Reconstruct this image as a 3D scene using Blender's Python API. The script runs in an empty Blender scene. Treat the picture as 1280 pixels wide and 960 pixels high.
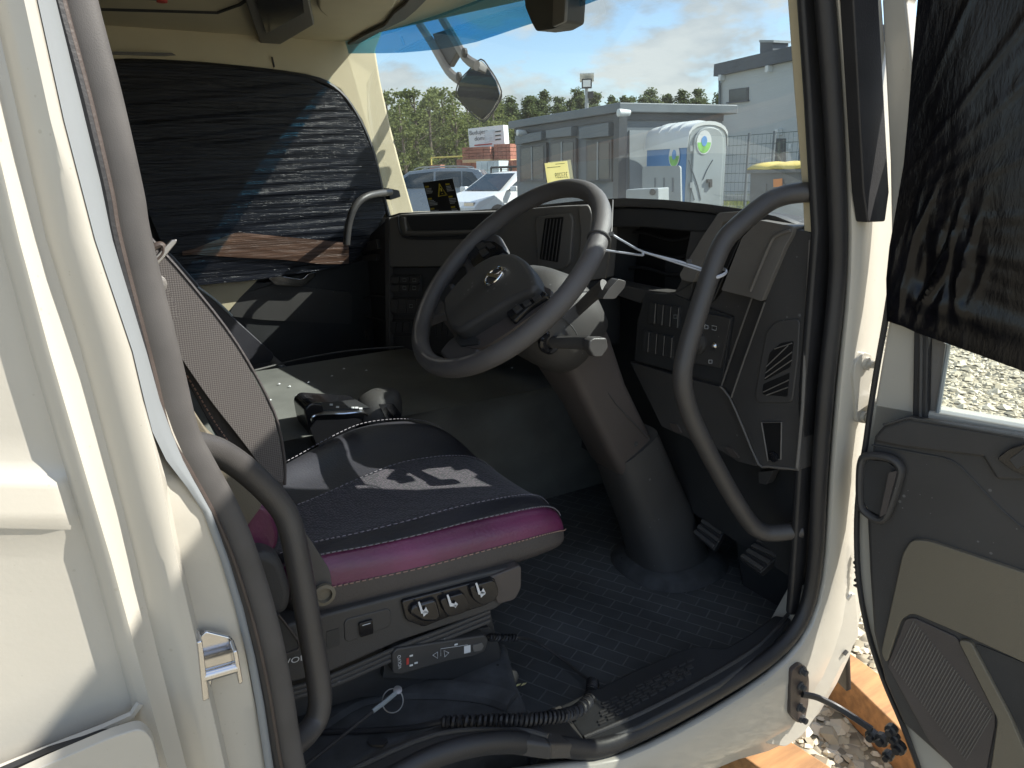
import bpy, bmesh, math, random
from mathutils import Vector, Matrix, noise
random.seed(7)
V = Vector
sc = bpy.context.scene
col = sc.collection

# ------------------------------------------------------------------ camera
FPX, HEAD, PITCH, ROLL = 870.0, math.radians(59.5), math.radians(16.86), math.radians(1.6)
CAM = V((0.0, -0.72, 0.80))
FW = V((math.cos(HEAD)*math.cos(PITCH), math.sin(HEAD)*math.cos(PITCH), -math.sin(PITCH)))
_r0 = V((math.sin(HEAD), -math.cos(HEAD), 0)); _u0 = _r0.cross(FW)
RT = _r0*math.cos(ROLL) - _u0*math.sin(ROLL)
UP = _r0*math.sin(ROLL) + _u0*math.cos(ROLL)
cam_d = bpy.data.cameras.new('camera'); cam = bpy.data.objects.new('camera', cam_d); col.objects.link(cam)
cam_d.sensor_width = 36.0; cam_d.lens = FPX/1280*36; cam_d.clip_start = 0.02; cam_d.clip_end = 2000
mw = Matrix((RT, UP, -FW)).transposed().to_4x4(); mw.translation = CAM; cam.matrix_world = mw
sc.camera = cam

# ------------------------------------------------------------------ sky and sun
SUN_TRAVEL = V((-1.0, 0.50, -0.985)).normalized()
to_sun = -SUN_TRAVEL
sun_el = math.asin(to_sun.z); sun_az = math.atan2(to_sun.x, to_sun.y)
w = bpy.data.worlds.new('World'); sc.world = w; w.use_nodes = True
nt = w.node_tree; nt.nodes.clear()
def N(t, **k):
    n = nt.nodes.new(t)
    for a, b in k.items(): setattr(n, a, b)
    return n
out = N('ShaderNodeOutputWorld'); bg = N('ShaderNodeBackground'); sky = N('ShaderNodeTexSky')
sky.sky_type = 'NISHITA'; sky.sun_disc = False; sky.sun_elevation = sun_el; sky.sun_rotation = sun_az
sky.air_density = 1.0; sky.dust_density = 0.6; sky.ozone_density = 1.6
tc = N('ShaderNodeTexCoord'); sep = N('ShaderNodeSeparateXYZ'); nt.links.new(tc.outputs['Generated'], sep.inputs[0])
def mth(op, a, b=None, clamp=False):
    n = N('ShaderNodeMath', operation=op); n.use_clamp = clamp
    for i, q in enumerate((a, b)):
        if q is None: continue
        if isinstance(q, (int, float)): n.inputs[i].default_value = q
        else: nt.links.new(q, n.inputs[i])
    return n.outputs[0]
cmb = N('ShaderNodeCombineXYZ')
nt.links.new(sep.outputs['X'], cmb.inputs[0]); nt.links.new(sep.outputs['Y'], cmb.inputs[1]); nt.links.new(mth('MULTIPLY', sep.outputs['Z'], 2.3), cmb.inputs[2])
nz = N('ShaderNodeTexNoise'); nz.inputs['Scale'].default_value = 3.4; nz.inputs['Detail'].default_value = 10; nz.inputs['Roughness'].default_value = 0.56
nt.links.new(cmb.outputs[0], nz.inputs['Vector'])
rmp = N('ShaderNodeValToRGB'); rmp.color_ramp.elements[0].position = 0.485; rmp.color_ramp.elements[1].position = 0.55
nt.links.new(nz.outputs['Fac'], rmp.inputs[0])
nz2 = N('ShaderNodeTexNoise'); nz2.inputs['Scale'].default_value = 7.0; nz2.inputs['Detail'].default_value = 7
nt.links.new(cmb.outputs[0], nz2.inputs['Vector'])
ccol = N('ShaderNodeValToRGB'); ccol.color_ramp.elements[0].position = 0.36; ccol.color_ramp.elements[1].position = 0.60
ccol.color_ramp.elements[0].color = (2.3, 2.5, 2.7, 1); ccol.color_ramp.elements[1].color = (4.1, 4.05, 3.9, 1)
nt.links.new(nz2.outputs['Fac'], ccol.inputs[0])
mix = N('ShaderNodeMixRGB'); nt.links.new(mth('MULTIPLY', rmp.outputs[0], 0.88), mix.inputs[0])
nt.links.new(sky.outputs[0], mix.inputs[1]); nt.links.new(ccol.outputs[0], mix.inputs[2])
nt.links.new(mix.outputs[0], bg.inputs[0]); bg.inputs[1].default_value = 0.092
nt.links.new(bg.outputs[0], out.inputs[0])
sl = bpy.data.lights.new('sun', 'SUN'); sl.energy = 3.6; sl.angle = math.radians(0.5); sl.color = (1, .95, .86)
so = bpy.data.objects.new('sun', sl); col.objects.link(so); so.rotation_euler = SUN_TRAVEL.to_track_quat('-Z', 'Y').to_euler()
so.location = (6, -6, 8)
sc.view_settings.view_transform = 'Standard'; sc.view_settings.look = 'None'
sc.view_settings.exposure = 1.55; sc.view_settings.gamma = 1
sc.render.engine = 'CYCLES'
sc.cycles.max_bounces = 8; sc.cycles.transparent_max_bounces = 12
sc.cycles.use_denoising = True

# ------------------------------------------------------------------ pixel rays
def ray(x, y): return FW + RT*((x-640)/FPX) + UP*((480-y)/FPX)
def PX(v): return (V((v, 0, 0)), V((1, 0, 0)))
def PY(v): return (V((0, v, 0)), V((0, 1, 0)))
def PZ(v): return (V((0, 0, v)), V((0, 0, 1)))
def PV(a, b):                                 # vertical plane through two plan points
    d = V((b[0]-a[0], b[1]-a[1], 0)); return (V((a[0], a[1], 0)), V((d.y, -d.x, 0)).normalized())
def off(pl, d): return (pl[0] + pl[1]*d, pl[1])
def T(x, y, pl):
    d = ray(x, y); return CAM + d*((pl[0]-CAM).dot(pl[1])/d.dot(pl[1]))
def tr(l, pl): return [T(x, y, pl) for x, y in l]
def at_dist(px, dist):                        # plan position at a horizontal distance
    d = ray(px, 215); h = V((d.x, d.y, 0)).normalized(); return V((CAM.x+h.x*dist, CAM.y+h.y*dist, 0))

# ------------------------------------------------------------------ materials
MAT = {}
def mat(name, c, rough=.5, var=.12, vs=6.0, bump=0.0, bs=300.0, metal=0.0, spec=.5, coat=0.0, stretch=None, emit=None, sheen=0, spots=0, spotc=(.6,.6,.6)):
    m = bpy.data.materials.new(name); m.use_nodes = True; t = m.node_tree; b = t.nodes['Principled BSDF']
    L = t.links.new; n = t.nodes.new
    co = n('ShaderNodeTexCoord'); mp = n('ShaderNodeMapping'); L(co.outputs['Object'], mp.inputs[0])
    if stretch: mp.inputs['Scale'].default_value = stretch
    nz = n('ShaderNodeTexNoise'); nz.inputs['Scale'].default_value = vs; nz.inputs['Detail'].default_value = 6
    L(mp.outputs[0], nz.inputs['Vector'])
    r = n('ShaderNodeMapRange'); r.inputs['From Min'].default_value = .3; r.inputs['From Max'].default_value = .7
    r.inputs['To Min'].default_value = 1-var; r.inputs['To Max'].default_value = 1+var
    L(nz.outputs['Fac'], r.inputs[0])
    mx = n('ShaderNodeVectorMath'); mx.operation = 'SCALE'; mx.inputs[0].default_value = c; L(r.outputs[0], mx.inputs['Scale'])
    cout = mx.outputs[0]
    if spots:
        vo = n('ShaderNodeTexVoronoi'); vo.inputs['Scale'].default_value = spots; L(co.outputs['Object'], vo.inputs['Vector'])
        nn = n('ShaderNodeTexNoise'); nn.inputs['Scale'].default_value = spots*.35; L(co.outputs['Object'], nn.inputs['Vector'])
        th = n('ShaderNodeMath'); th.operation = 'LESS_THAN'; L(vo.outputs['Distance'], th.inputs[0]); 
        t2 = n('ShaderNodeMapRange'); t2.inputs['From Min'].default_value = .5; t2.inputs['From Max'].default_value = .75; t2.inputs['To Max'].default_value = .22
        L(nn.outputs['Fac'], t2.inputs[0]); L(t2.outputs[0], th.inputs[1])
        mm = n('ShaderNodeMixRGB'); L(th.outputs[0], mm.inputs[0]); L(cout, mm.inputs[1]); mm.inputs[2].default_value = (*spotc, 1); cout = mm.outputs[0]
    L(cout, b.inputs['Base Color'])
    rr = n('ShaderNodeMapRange'); rr.inputs['To Min'].default_value = max(0, rough-.1); rr.inputs['To Max'].default_value = min(1, rough+.1)
    L(nz.outputs['Fac'], rr.inputs[0]); L(rr.outputs[0], b.inputs['Roughness'])
    b.inputs['Metallic'].default_value = metal; b.inputs['Specular IOR Level'].default_value = spec; b.inputs['Coat Weight'].default_value = coat
    if sheen: b.inputs['Sheen Weight'].default_value = sheen
    if emit: b.inputs['Emission Color'].default_value = (*emit, 1); b.inputs['Emission Strength'].default_value = 1
    if bump:
        bz = n('ShaderNodeTexNoise'); bz.inputs['Scale'].default_value = bs; bz.inputs['Detail'].default_value = 4
        L(mp.outputs[0], bz.inputs['Vector'])
        bp = n('ShaderNodeBump'); bp.inputs['Strength'].default_value = bump; bp.inputs['Distance'].default_value = .002
        L(bz.outputs['Fac'], bp.inputs['Height']); L(bp.outputs[0], b.inputs['Normal'])
    MAT[name] = m; return m
mat('cream_paint', (.43, .408, .355), .32, .05, 3, .05, 220, coat=.35, spots=120, spotc=(.38,.355,.30))
mat('rubber', (.066, .062, .060), .6, .18, 18, .12, 900)
mat('rubber_dark', (.018, .018, .02), .5, .25, 10, .2, 300)
mat('plastic', (.050, .048, .047), .55, .18, 5, .35, 700, spots=60, spotc=(.12,.12,.12))
mat('void', (.003, .003, .004), .6, .1, 5)
mat('plastic_deep', (.030, .031, .033), .5, .2, 6, .25, 600)
mat('plastic_gloss', (.012, .012, .014), .18, .1, 6)
mat('plastic_grey', (.135, .127, .118), .5, .12, 5, .35, 700)
mat('plastic_brown', (.074, .063, .059), .5, .14, 6, .3, 700)
mat('tunnel_mat', (.115, .117, .108), .75, .22, 9, .6, 420)
mat('carpet', (.060, .063, .066), .9, .35, 25, .8, 900, spots=38, spotc=(.012,.012,.012))
mat('beige', (.56, .49, .335), .65, .07, 4, .3, 500)
mat('door_beige', (.155, .135, .098), .65, .08, 4, .3, 600)
mat('leather', (.030, .029, .036), .45, .2, 8, .35, 260)
mat('leather_warm', (.052, .046, .046), .5, .15, 8, .35, 260)
mat('leather_purple', (.125, .024, .070), .33, .3, 10, .3, 200)
mat('thread', (.30, .19, .15), .7, .15, 60)
mat('thread_grey', (.20, .18, .20), .7, .15, 60)
mat('handle_paint', (.052, .049, .048), .42, .12, 12, .25, 900)
mat('wheel_skin', (.085, .080, .080), .5, .12, 9, .4, 900)
mat('chrome', (.62, .62, .63), .14, .1, 20, metal=1)
mat('steel', (.40, .39, .38), .35, .2, 14, metal=1)
mat('bracket', (.060, .046, .040), .45, .2, 20, .2, 300)
mat('print_white', (.62, .63, .64), .6, .05, 30)
mat('print_yellow', (.72, .56, .05), .6, .05, 30)
mat('print_red', (.45, .05, .04), .6, .05, 30)
mat('card_black', (.022, .020, .018), .5, .15, 30)
mat('paper_yellow', (.80, .74, .36), .8, .04, 10)
mat('ink', (.05, .05, .05), .7, .1, 30)
mat('tie', (.40, .42, .46), .3, .1, 30)
mat('wood', (.39, .20, .08), .7, .30, 5, .4, 60, stretch=(1.2, 9, 9))
mat('wood_pale', (.62, .42, .24), .65, .25, 5, .4, 60, stretch=(1.2, 9, 9))
mat('mirror', (.82, .85, .86), .02, .0, 5, metal=1)
mat('mirror_shell', (.24, .225, .215), .45, .1, 8)
mat('anthracite', (.115, .138, .155), .5, .1, 3)
mat('anthracite_dark', (.050, .058, .066), .5, .1, 3)
mat('jamb_shade_grey', (.19, .205, .215), .5, .05, 4)
mat('zinc', (.27, .30, .31), .5, .1, 3)
mat('house_wall', (.47, .50, .50), .8, .06, .5)
mat('roof_dark', (.070, .085, .105), .6, .15, 1.5)
mat('win_dark', (.055, .07, .075), .1, .2, 1)
mat('potty_blue', (.035, .20, .46), .4, .08, 2)
mat('potty_grey', (.32, .36, .37), .5, .05, 2)
mat('potty_white', (.66, .69, .69), .4, .05, 2)
mat('bin_grey', (.125, .135, .14), .5, .12, 3)
mat('bin_yellow', (.72, .55, .13), .45, .08, 3)
mat('orange_label', (.72, .25, .06), .7, .1, 4)
mat('sticker_green', (.20, .50, .10), .5, .3, 9)
mat('sticker_blue', (.10, .30, .62), .5, .2, 9)
mat('car_white', (.80, .81, .82), .2, .02, 2, coat=.6)
mat('car_silver', (.26, .28, .30), .28, .05, 2, metal=.4, coat=.6)
mat('car_glass', (.03, .045, .055), .05, .2, 2)
mat('tyre', (.02, .02, .02), .8, .2, 10)
mat('brick_red', (.36, .145, .10), .85, .25, 6)
mat('wrap_pale', (.55, .62, .66), .35, .2, 3)
mat('board_white', (.75, .78, .79), .5, .04, 2)
mat('bark', (.16, .13, .10), .9, .3, 6)
mat('rail_yellow', (.55, .45, .12), .6, .1, 4)
mat('galv', (.34, .36, .37), .5, .1, 4)
mat('fence_wire', (.07, .11, .10), .5, .1, 4)
mat('led', (.9, .9, .85), .3, 0, 4)

def nodemat(name):
    m = bpy.data.materials.new(name); m.use_nodes = True; MAT[name] = m; t = m.node_tree
    return m, t, t.nodes['Principled BSDF'], t.nodes.new, t.links.new
# woven mesh seat fabric
m, t, b, n, L = nodemat('mesh_fabric')
co = n('ShaderNodeTexCoord'); vo = n('ShaderNodeTexVoronoi'); vo.inputs['Scale'].default_value = 240; vo.inputs['Randomness'].default_value = .7
L(co.outputs['Object'], vo.inputs['Vector']); rp = n('ShaderNodeValToRGB'); L(vo.outputs['Distance'], rp.inputs[0])
rp.color_ramp.elements[0].color = (.060, .040, .058, 1); rp.color_ramp.elements[0].position = .25
rp.color_ramp.elements[1].color = (.010, .008, .013, 1); rp.color_ramp.elements[1].position = .5
L(rp.outputs[0], b.inputs['Base Color']); b.inputs['Roughness'].default_value = .8; b.inputs['Sheen Weight'].default_value = .2
bp = n('ShaderNodeBump'); bp.inputs['Distance'].default_value = .002; bp.inputs['Strength'].default_value = .7; bp.invert = True
L(vo.outputs['Distance'], bp.inputs['Height']); L(bp.outputs[0], b.inputs['Normal'])
# webbing / bolster weave
m, t, b, n, L = nodemat('weave')
co = n('ShaderNodeTexCoord'); mp = n('ShaderNodeMapping'); mp.inputs['Rotation'].default_value = (0, .75, 0); L(co.outputs['Object'], mp.inputs[0])
ck = n('ShaderNodeTexChecker'); ck.inputs['Scale'].default_value = 520; L(mp.outputs[0], ck.inputs[0])
ck.inputs[1].default_value = (.135, .124, .118, 1); ck.inputs[2].default_value = (.070, .062, .060, 1)
L(ck.outputs[0], b.inputs['Base Color']); b.inputs['Roughness'].default_value = .85
bp = n('ShaderNodeBump'); bp.inputs['Distance'].default_value = .001; L(ck.outputs['Fac'], bp.inputs['Height']); L(bp.outputs[0], b.inputs['Normal'])
# stretch film
def film(name, scale, strength, rough, base, dist=.004):
    m, t, b, n, L = nodemat(name)
    co = n('ShaderNodeTexCoord'); mp = n('ShaderNodeMapping'); mp.inputs['Scale'].default_value = scale; L(co.outputs['Object'], mp.inputs[0])
    a = n('ShaderNodeTexNoise'); a.inputs['Scale'].default_value = 1; a.inputs['Detail'].default_value = 8; a.inputs['Roughness'].default_value = .65; a.inputs['Distortion'].default_value = .3
    L(mp.outputs[0], a.inputs['Vector'])
    bp = n('ShaderNodeBump'); bp.inputs['Distance'].default_value = dist; bp.inputs['Strength'].default_value = strength
    L(a.outputs['Fac'], bp.inputs['Height']); L(bp.outputs[0], b.inputs['Normal'])
    rr = n('ShaderNodeMapRange'); rr.inputs['To Min'].default_value = max(.05, rough-.1); rr.inputs['To Max'].default_value = rough+.14; L(a.outputs['Fac'], rr.inputs[0]); L(rr.outputs[0], b.inputs['Roughness'])
    cr = n('ShaderNodeValToRGB'); cr.color_ramp.elements[0].color = (*base, 1); cr.color_ramp.elements[1].color = (*[q*2.4 for q in base], 1)
    cr.color_ramp.elements[0].position = .45; cr.color_ramp.elements[1].position = .72; L(a.outputs['Fac'], cr.inputs[0]); L(cr.outputs[0], b.inputs['Base Color'])
film('film_far', (2.6, 2.6, 130), 1.0, .2, (.007, .008, .012), .0045)
film('brown_glow_film', (2.6, 2.6, 120), 1.0, .35, (.075, .040, .026), .0045)  # brown glow in the film put into the base colour
film('film_near', (30, 30, 10), .6, .10, (.003, .003, .004), .003)
MAT['film_near'].node_tree.nodes['Principled BSDF'].inputs['Specular IOR Level'].default_value = .27
MAT['film_far'].node_tree.nodes['Principled BSDF'].inputs['Specular IOR Level'].default_value = .32
# glass
def glass(name, tint, dust=.03, refl=1.0):
    m = bpy.data.materials.new(name); m.use_nodes = True; MAT[name] = m; t = m.node_tree; t.nodes.clear(); n = t.nodes.new; L = t.links.new
    o = n('ShaderNodeOutputMaterial'); tp = n('ShaderNodeBsdfTransparent'); tp.inputs[0].default_value = (*tint, 1)
    gl = n('ShaderNodeBsdfGlossy'); gl.inputs['Roughness'].default_value = .01; df = n('ShaderNodeBsdfTranslucent'); df.inputs[0].default_value = (.7, .72, .7, 1)
    fr = n('ShaderNodeFresnel'); fr.inputs[0].default_value = 1.5; a = n('ShaderNodeMixShader'); c = n('ShaderNodeMixShader')
    ng = n('ShaderNodeNewGeometry'); mul = n('ShaderNodeMath'); mul.operation = 'MULTIPLY'; mul.inputs[1].default_value = .6*refl; L(fr.outputs[0], mul.inputs[0])
    co = n('ShaderNodeTexCoord'); nz = n('ShaderNodeTexNoise'); nz.inputs['Scale'].default_value = 3; nz.inputs['Detail'].default_value = 8; L(co.outputs['Object'], nz.inputs['Vector'])
    mr = n('ShaderNodeMapRange'); mr.inputs['From Min'].default_value = .35; mr.inputs['From Max'].default_value = .7; mr.inputs['To Min'].default_value = dust*.4; mr.inputs['To Max'].default_value = dust*1.5; L(nz.outputs['Fac'], mr.inputs[0])
    L(mul.outputs[0], a.inputs[0]); L(tp.outputs[0], a.inputs[1]); L(gl.outputs[0], a.inputs[2])
    L(mr.outputs[0], c.inputs[0]); L(a.outputs[0], c.inputs[1]); L(df.outputs[0], c.inputs[2]); L(c.outputs[0], o.inputs[0])
glass('windscreen_glass', (.88, .96, .965), .012, .5)
glass('window_glass', (.93, .96, .94), .015)
glass('tint_blue', (.10, .40, .66), .02, .5)
m, t, b, n, L = nodemat('paper_backlit'); b.inputs['Roughness'].default_value = .8
co = n('ShaderNodeTexCoord'); nz = n('ShaderNodeTexNoise'); nz.inputs['Scale'].default_value = 40; L(co.outputs['Object'], nz.inputs['Vector']); rp = n('ShaderNodeValToRGB'); rp.color_ramp.elements[0].color = (.76, .72, .46, 1); rp.color_ramp.elements[1].color = (.84, .80, .56, 1); L(nz.outputs['Fac'], rp.inputs[0]); L(rp.outputs[0], b.inputs['Base Color'])
tl = n('ShaderNodeBsdfTranslucent'); L(rp.outputs[0], tl.inputs[0]); mx = n('ShaderNodeMixShader'); mx.inputs[0].default_value = .6; L(b.outputs[0], mx.inputs[1]); L(tl.outputs[0], mx.inputs[2]); L(mx.outputs[0], t.nodes['Material Output'].inputs[0])
# floor mat with embossed block pattern
m, t, b, n, L = nodemat('floor_mat')
co = n('ShaderNodeTexCoord'); mp = n('ShaderNodeMapping'); mp.inputs['Rotation'].default_value = (0, 0, math.radians(62)); L(co.outputs['Object'], mp.inputs[0])
bk = n('ShaderNodeTexBrick'); bk.inputs['Scale'].default_value = 7.5; bk.inputs['Mortar Size'].default_value = .012; bk.inputs['Mortar Smooth'].default_value = .3
bk.inputs[1].default_value = (.066, .071, .074, 1); bk.inputs[2].default_value = (.074, .079, .082, 1); bk.inputs[3].default_value = (.13, .135, .138, 1)
L(mp.outputs[0], bk.inputs[0])
nz = n('ShaderNodeTexNoise'); nz.inputs['Scale'].default_value = 5; nz.inputs['Detail'].default_value = 8; L(co.outputs['Object'], nz.inputs['Vector'])
cr = n('ShaderNodeValToRGB'); cr.color_ramp.elements[0].position = .3; cr.color_ramp.elements[0].color = (.6, .6, .6, 1); cr.color_ramp.elements[1].position = .75; cr.color_ramp.elements[1].color = (1.5, 1.5, 1.5, 1); L(nz.outputs['Fac'], cr.inputs[0])
mm = n('ShaderNodeMixRGB'); mm.blend_type = 'MULTIPLY'; mm.inputs[0].default_value = 1; L(bk.outputs[0], mm.inputs[1]); L(cr.outputs[0], mm.inputs[2]); L(mm.outputs[0], b.inputs['Base Color'])
b.inputs['Roughness'].default_value = .7
n2 = n('ShaderNodeTexNoise'); n2.inputs['Scale'].default_value = 500; L(co.outputs['Object'], n2.inputs['Vector'])
ad = n('ShaderNodeMath'); ad.operation = 'MULTIPLY_ADD'; ad.inputs[1].default_value = .35; L(n2.outputs['Fac'], ad.inputs[0]); L(bk.outputs['Fac'], ad.inputs[2])
bp = n('ShaderNodeBump'); bp.inputs['Distance'].default_value = .003; bp.inputs['Strength'].default_value = .7; L(ad.outputs[0], bp.inputs['Height']); L(bp.outputs[0], b.inputs['Normal'])
# gravel
m, t, b, n, L = nodemat('gravel')
co = n('ShaderNodeTexCoord'); vo = n('ShaderNodeTexVoronoi'); vo.inputs['Scale'].default_value = 26; L(co.outputs['Object'], vo.inputs['Vector'])
nz = n('ShaderNodeTexNoise'); nz.inputs['Scale'].default_value = .6; nz.inputs['Detail'].default_value = 8; L(co.outputs['Object'], nz.inputs['Vector'])
hs = n('ShaderNodeSeparateColor'); L(vo.outputs['Color'], hs.inputs[0])
cr = n('ShaderNodeValToRGB'); cr.color_ramp.elements[0].color = (.27, .235, .165, 1); cr.color_ramp.elements[1].color = (.58, .52, .395, 1); L(hs.outputs[0], cr.inputs[0])
mm = n('ShaderNodeMixRGB'); mm.blend_type = 'MULTIPLY'; mm.inputs[0].default_value = .5; L(cr.outputs[0], mm.inputs[1]); L(nz.outputs['Fac'], mm.inputs[2]); L(mm.outputs[0], b.inputs['Base Color']); b.inputs['Roughness'].default_value = .95
bp = n('ShaderNodeBump'); bp.inputs['Distance'].default_value = .03; bp.invert = True; L(vo.outputs['Distance'], bp.inputs['Height']); L(bp.outputs[0], b.inputs['Normal'])
# leaves
def leafmat(name, c1, c2):
    m, t, b, n, L = nodemat(name)
    oi = n('ShaderNodeNewGeometry'); nz = n('ShaderNodeTexWhiteNoise'); L(oi.outputs['Random Per Island'], nz.inputs[0]) if False else None
    cr = n('ShaderNodeValToRGB'); cr.color_ramp.elements[0].color = (*c1, 1); cr.color_ramp.elements[1].color = (*c2, 1)
    L(oi.outputs['Random Per Island'], cr.inputs[0]); L(cr.outputs[0], b.inputs['Base Color']); b.inputs['Roughness'].default_value = .85
    if name.startswith('leaf'):
        tl = n('ShaderNodeBsdfTranslucent'); L(cr.outputs[0], tl.inputs[0]); mx = n('ShaderNodeMixShader'); mx.inputs[0].default_value = .45; L(b.outputs[0], mx.inputs[1]); L(tl.outputs[0], mx.inputs[2]); L(mx.outputs[0], t.nodes['Material Output'].inputs[0])
leafmat('leaf_birch', (.10, .13, .035), (.235, .26, .095))
leafmat('leaf_pine', (.060, .088, .034), (.155, .185, .075))
leafmat('leaf_grass', (.10, .15, .03), (.30, .30, .10))
leafmat('stone', (.34, .30, .215), (.66, .60, .475))
# ------------------------------------------------------------------ mesh helpers
class MB:
    def __init__(s): s.v = []; s.f = []; s.m = []
    def add(s, vs, fs, mi=0):
        o = len(s.v); s.v += [tuple(q) for q in vs]; s.f += [tuple(i+o for i in f) for f in fs]; s.m += [mi]*len(fs); return s
    def prism(s, P, ext, mi=0, taper=None):
        n = len(P); ext = V(ext); Q = [p+ext for p in P]
        if taper:
            c = sum(P, V((0, 0, 0)))/n + ext; Q = [c+(q-c)*taper for q in Q]
        return s.add(list(P)+Q, [tuple(range(n)), tuple(range(2*n-1, n-1, -1))]+[(i, i+n, (i+1) % n+n, (i+1) % n) for i in range(n)], mi)
    def box(s, c, ax, ay, az, mi=0):
        c, ax, ay, az = V(c), V(ax), V(ay), V(az)
        P = [c-ax-ay-az, c+ax-ay-az, c+ax+ay-az, c-ax+ay-az]
        return s.prism(P, az*2, mi)
    def abox(s, x0, x1, y0, y1, z0, z1, mi=0):
        return s.prism([V((x0, y0, z0)), V((x1, y0, z0)), V((x1, y1, z0)), V((x0, y1, z0))], V((0, 0, z1-z0)), mi)
    def loft(s, rings, mi=0, caps=True, closed=False):
        n = len(rings[0]); vs = [p for r in rings for p in r]; fs = []; k = len(rings)
        for a in range(k if closed else k-1):
            b = (a+1) % k
            for i in range(n): fs.append((a*n+i, a*n+(i+1) % n, b*n+(i+1) % n, b*n+i))
        if caps and not closed: fs += [tuple(range(n-1, -1, -1)), tuple((k-1)*n+i for i in range(n))]
        return s.add(vs, fs, mi)
    def tube(s, P, r, mi=0, n=10, closed=False, caps=True, flat=None):
        P = [V(p) for p in P]; k = len(P); rings = []; nrm = None
        for i in range(k):
            t = (P[(i+1) % k]-P[i-1]) if closed else (P[min(i+1, k-1)]-P[max(i-1, 0)])
            if t.length < 1e-9: t = V((0, 0, 1))
            t.normalize()
            if nrm is None:
                a = flat if flat is not None else (V((0, 0, 1)) if abs(t.z) < .9 else V((1, 0, 0)))
                nrm = (a-t*a.dot(t)).normalized()
            elif flat is not None: nrm = (flat-t*flat.dot(t)).normalized()
            else: nrm = (nrm-t*nrm.dot(t)).normalized()
            bn = t.cross(nrm)
            rr = r(i/(k-1 if k > 1 else 1)) if callable(r) else r
            ra, rb = rr if isinstance(rr, tuple) else (rr, rr)
            rings.append([P[i]+nrm*math.cos(q)*ra+bn*math.sin(q)*rb for q in [2*math.pi*j/n for j in range(n)]])
        return s.loft(rings, mi, caps, closed)
    def grid(s, rows, mi=0):
        n = len(rows[0]); fs = []
        for a in range(len(rows)-1):
            for i in range(n-1): fs.append((a*n+i, a*n+i+1, (a+1)*n+i+1, (a+1)*n+i))
        return s.add([p for r in rows for p in r], fs, mi)
    def lathe(s, c, axis, prof, mi=0, n=24):
        axis = V(axis).normalized(); a = V((0, 0, 1)) if abs(axis.z) < .9 else V((1, 0, 0)); u = (a-axis*a.dot(axis)).normalized(); w = axis.cross(u)
        rings = [[V(c)+axis*h+(u*math.cos(2*math.pi*j/n)+w*math.sin(2*math.pi*j/n))*r for j in range(n)] for r, h in prof]
        return s.loft(rings, mi)
    def mesh(s, name, mats, smooth=True, ang=35, normals=True):
        me = bpy.data.meshes.new(name); me.from_pydata(s.v, [], s.f)
        for q in (mats if isinstance(mats, (list, tuple)) else [mats]): me.materials.append(MAT[q])
        me.polygons.foreach_set('material_index', s.m)
        if normals:
            bm = bmesh.new(); bm.from_mesh(me); bmesh.ops.recalc_face_normals(bm, faces=bm.faces); bm.to_mesh(me); bm.free()
        if smooth:
            me.polygons.foreach_set('use_smooth', [True]*len(me.polygons)); me.set_sharp_from_angle(angle=math.radians(ang))
        me.update(); return me
    def build(s, name, mats, parent=None, smooth=True, ang=35, bevel=0, seg=2, sub=0, thick=0, normals=True):
        o = bpy.data.objects.new(name, s.mesh(name, mats, smooth, ang, normals)); col.objects.link(o)
        if parent is not None:
            o.parent = parent; o.matrix_parent_inverse = Matrix.Translation(-parent.location) if parent.type == 'EMPTY' else Matrix()
        if thick:
            q = o.modifiers.new('thickness', 'SOLIDIFY'); q.thickness = thick; q.offset = 0
        if bevel:
            q = o.modifiers.new('bevel', 'BEVEL'); q.width = bevel; q.segments = seg; q.limit_method = 'ANGLE'; q.angle_limit = math.radians(30); q.harden_normals = True
        if sub:
            q = o.modifiers.new('subdivision', 'SUBSURF'); q.levels = sub; q.render_levels = sub
        return o
def thing(name, label, cat, loc, group=None):
    o = bpy.data.objects.new(name, None); col.objects.link(o); o.location = loc; o.empty_display_size = .1
    o['label'] = label; o['category'] = cat
    if group: o['group'] = group
    return o
def tag(o, label, cat=None, group=None):
    o['label'] = label
    if cat: o['category'] = cat
    if group: o['group'] = group
    return o
def cr(P, n=6, closed=False):                  # Catmull-Rom
    P = [V(p) for p in P]; k = len(P); R = []
    for i in range(k if closed else k-1):
        if closed: a, b, c, d = P[i-1], P[i], P[(i+1) % k], P[(i+2) % k]
        else: a, b, c, d = P[max(i-1, 0)], P[i], P[i+1], P[min(i+2, k-1)]
        for j in range(n):
            t = j/n; R.append(.5*((2*b)+(c-a)*t+(2*a-5*b+4*c-d)*t*t+(3*b-a-3*c+d)*t**3))
    if not closed: R.append(P[-1])
    return R
def rnd(P, r, n=4):                            # round the corners of a planar polygon
    R = []; k = len(P)
    for i in range(k):
        a, b, c = P[i-1], P[i], P[(i+1) % k]; u, w_ = a-b, c-b
        q = min(r, u.length*.45, w_.length*.45); s, e = b+u.normalized()*q, b+w_.normalized()*q
        for j in range(n+1):
            t = j/n; R.append(s*(1-t)**2+b*2*t*(1-t)+e*t*t)
    return R
def lin(tab, x):
    if x <= tab[0][0]: return tab[0][1]
    for (a, b), (c, d) in zip(tab, tab[1:]):
        if x <= c: return b+(d-b)*(x-a)/(c-a)
    return tab[-1][1]
def inset(P, k):
    c = sum(P, V((0, 0, 0)))/len(P); return [c+(p-c)*k for p in P]
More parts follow.
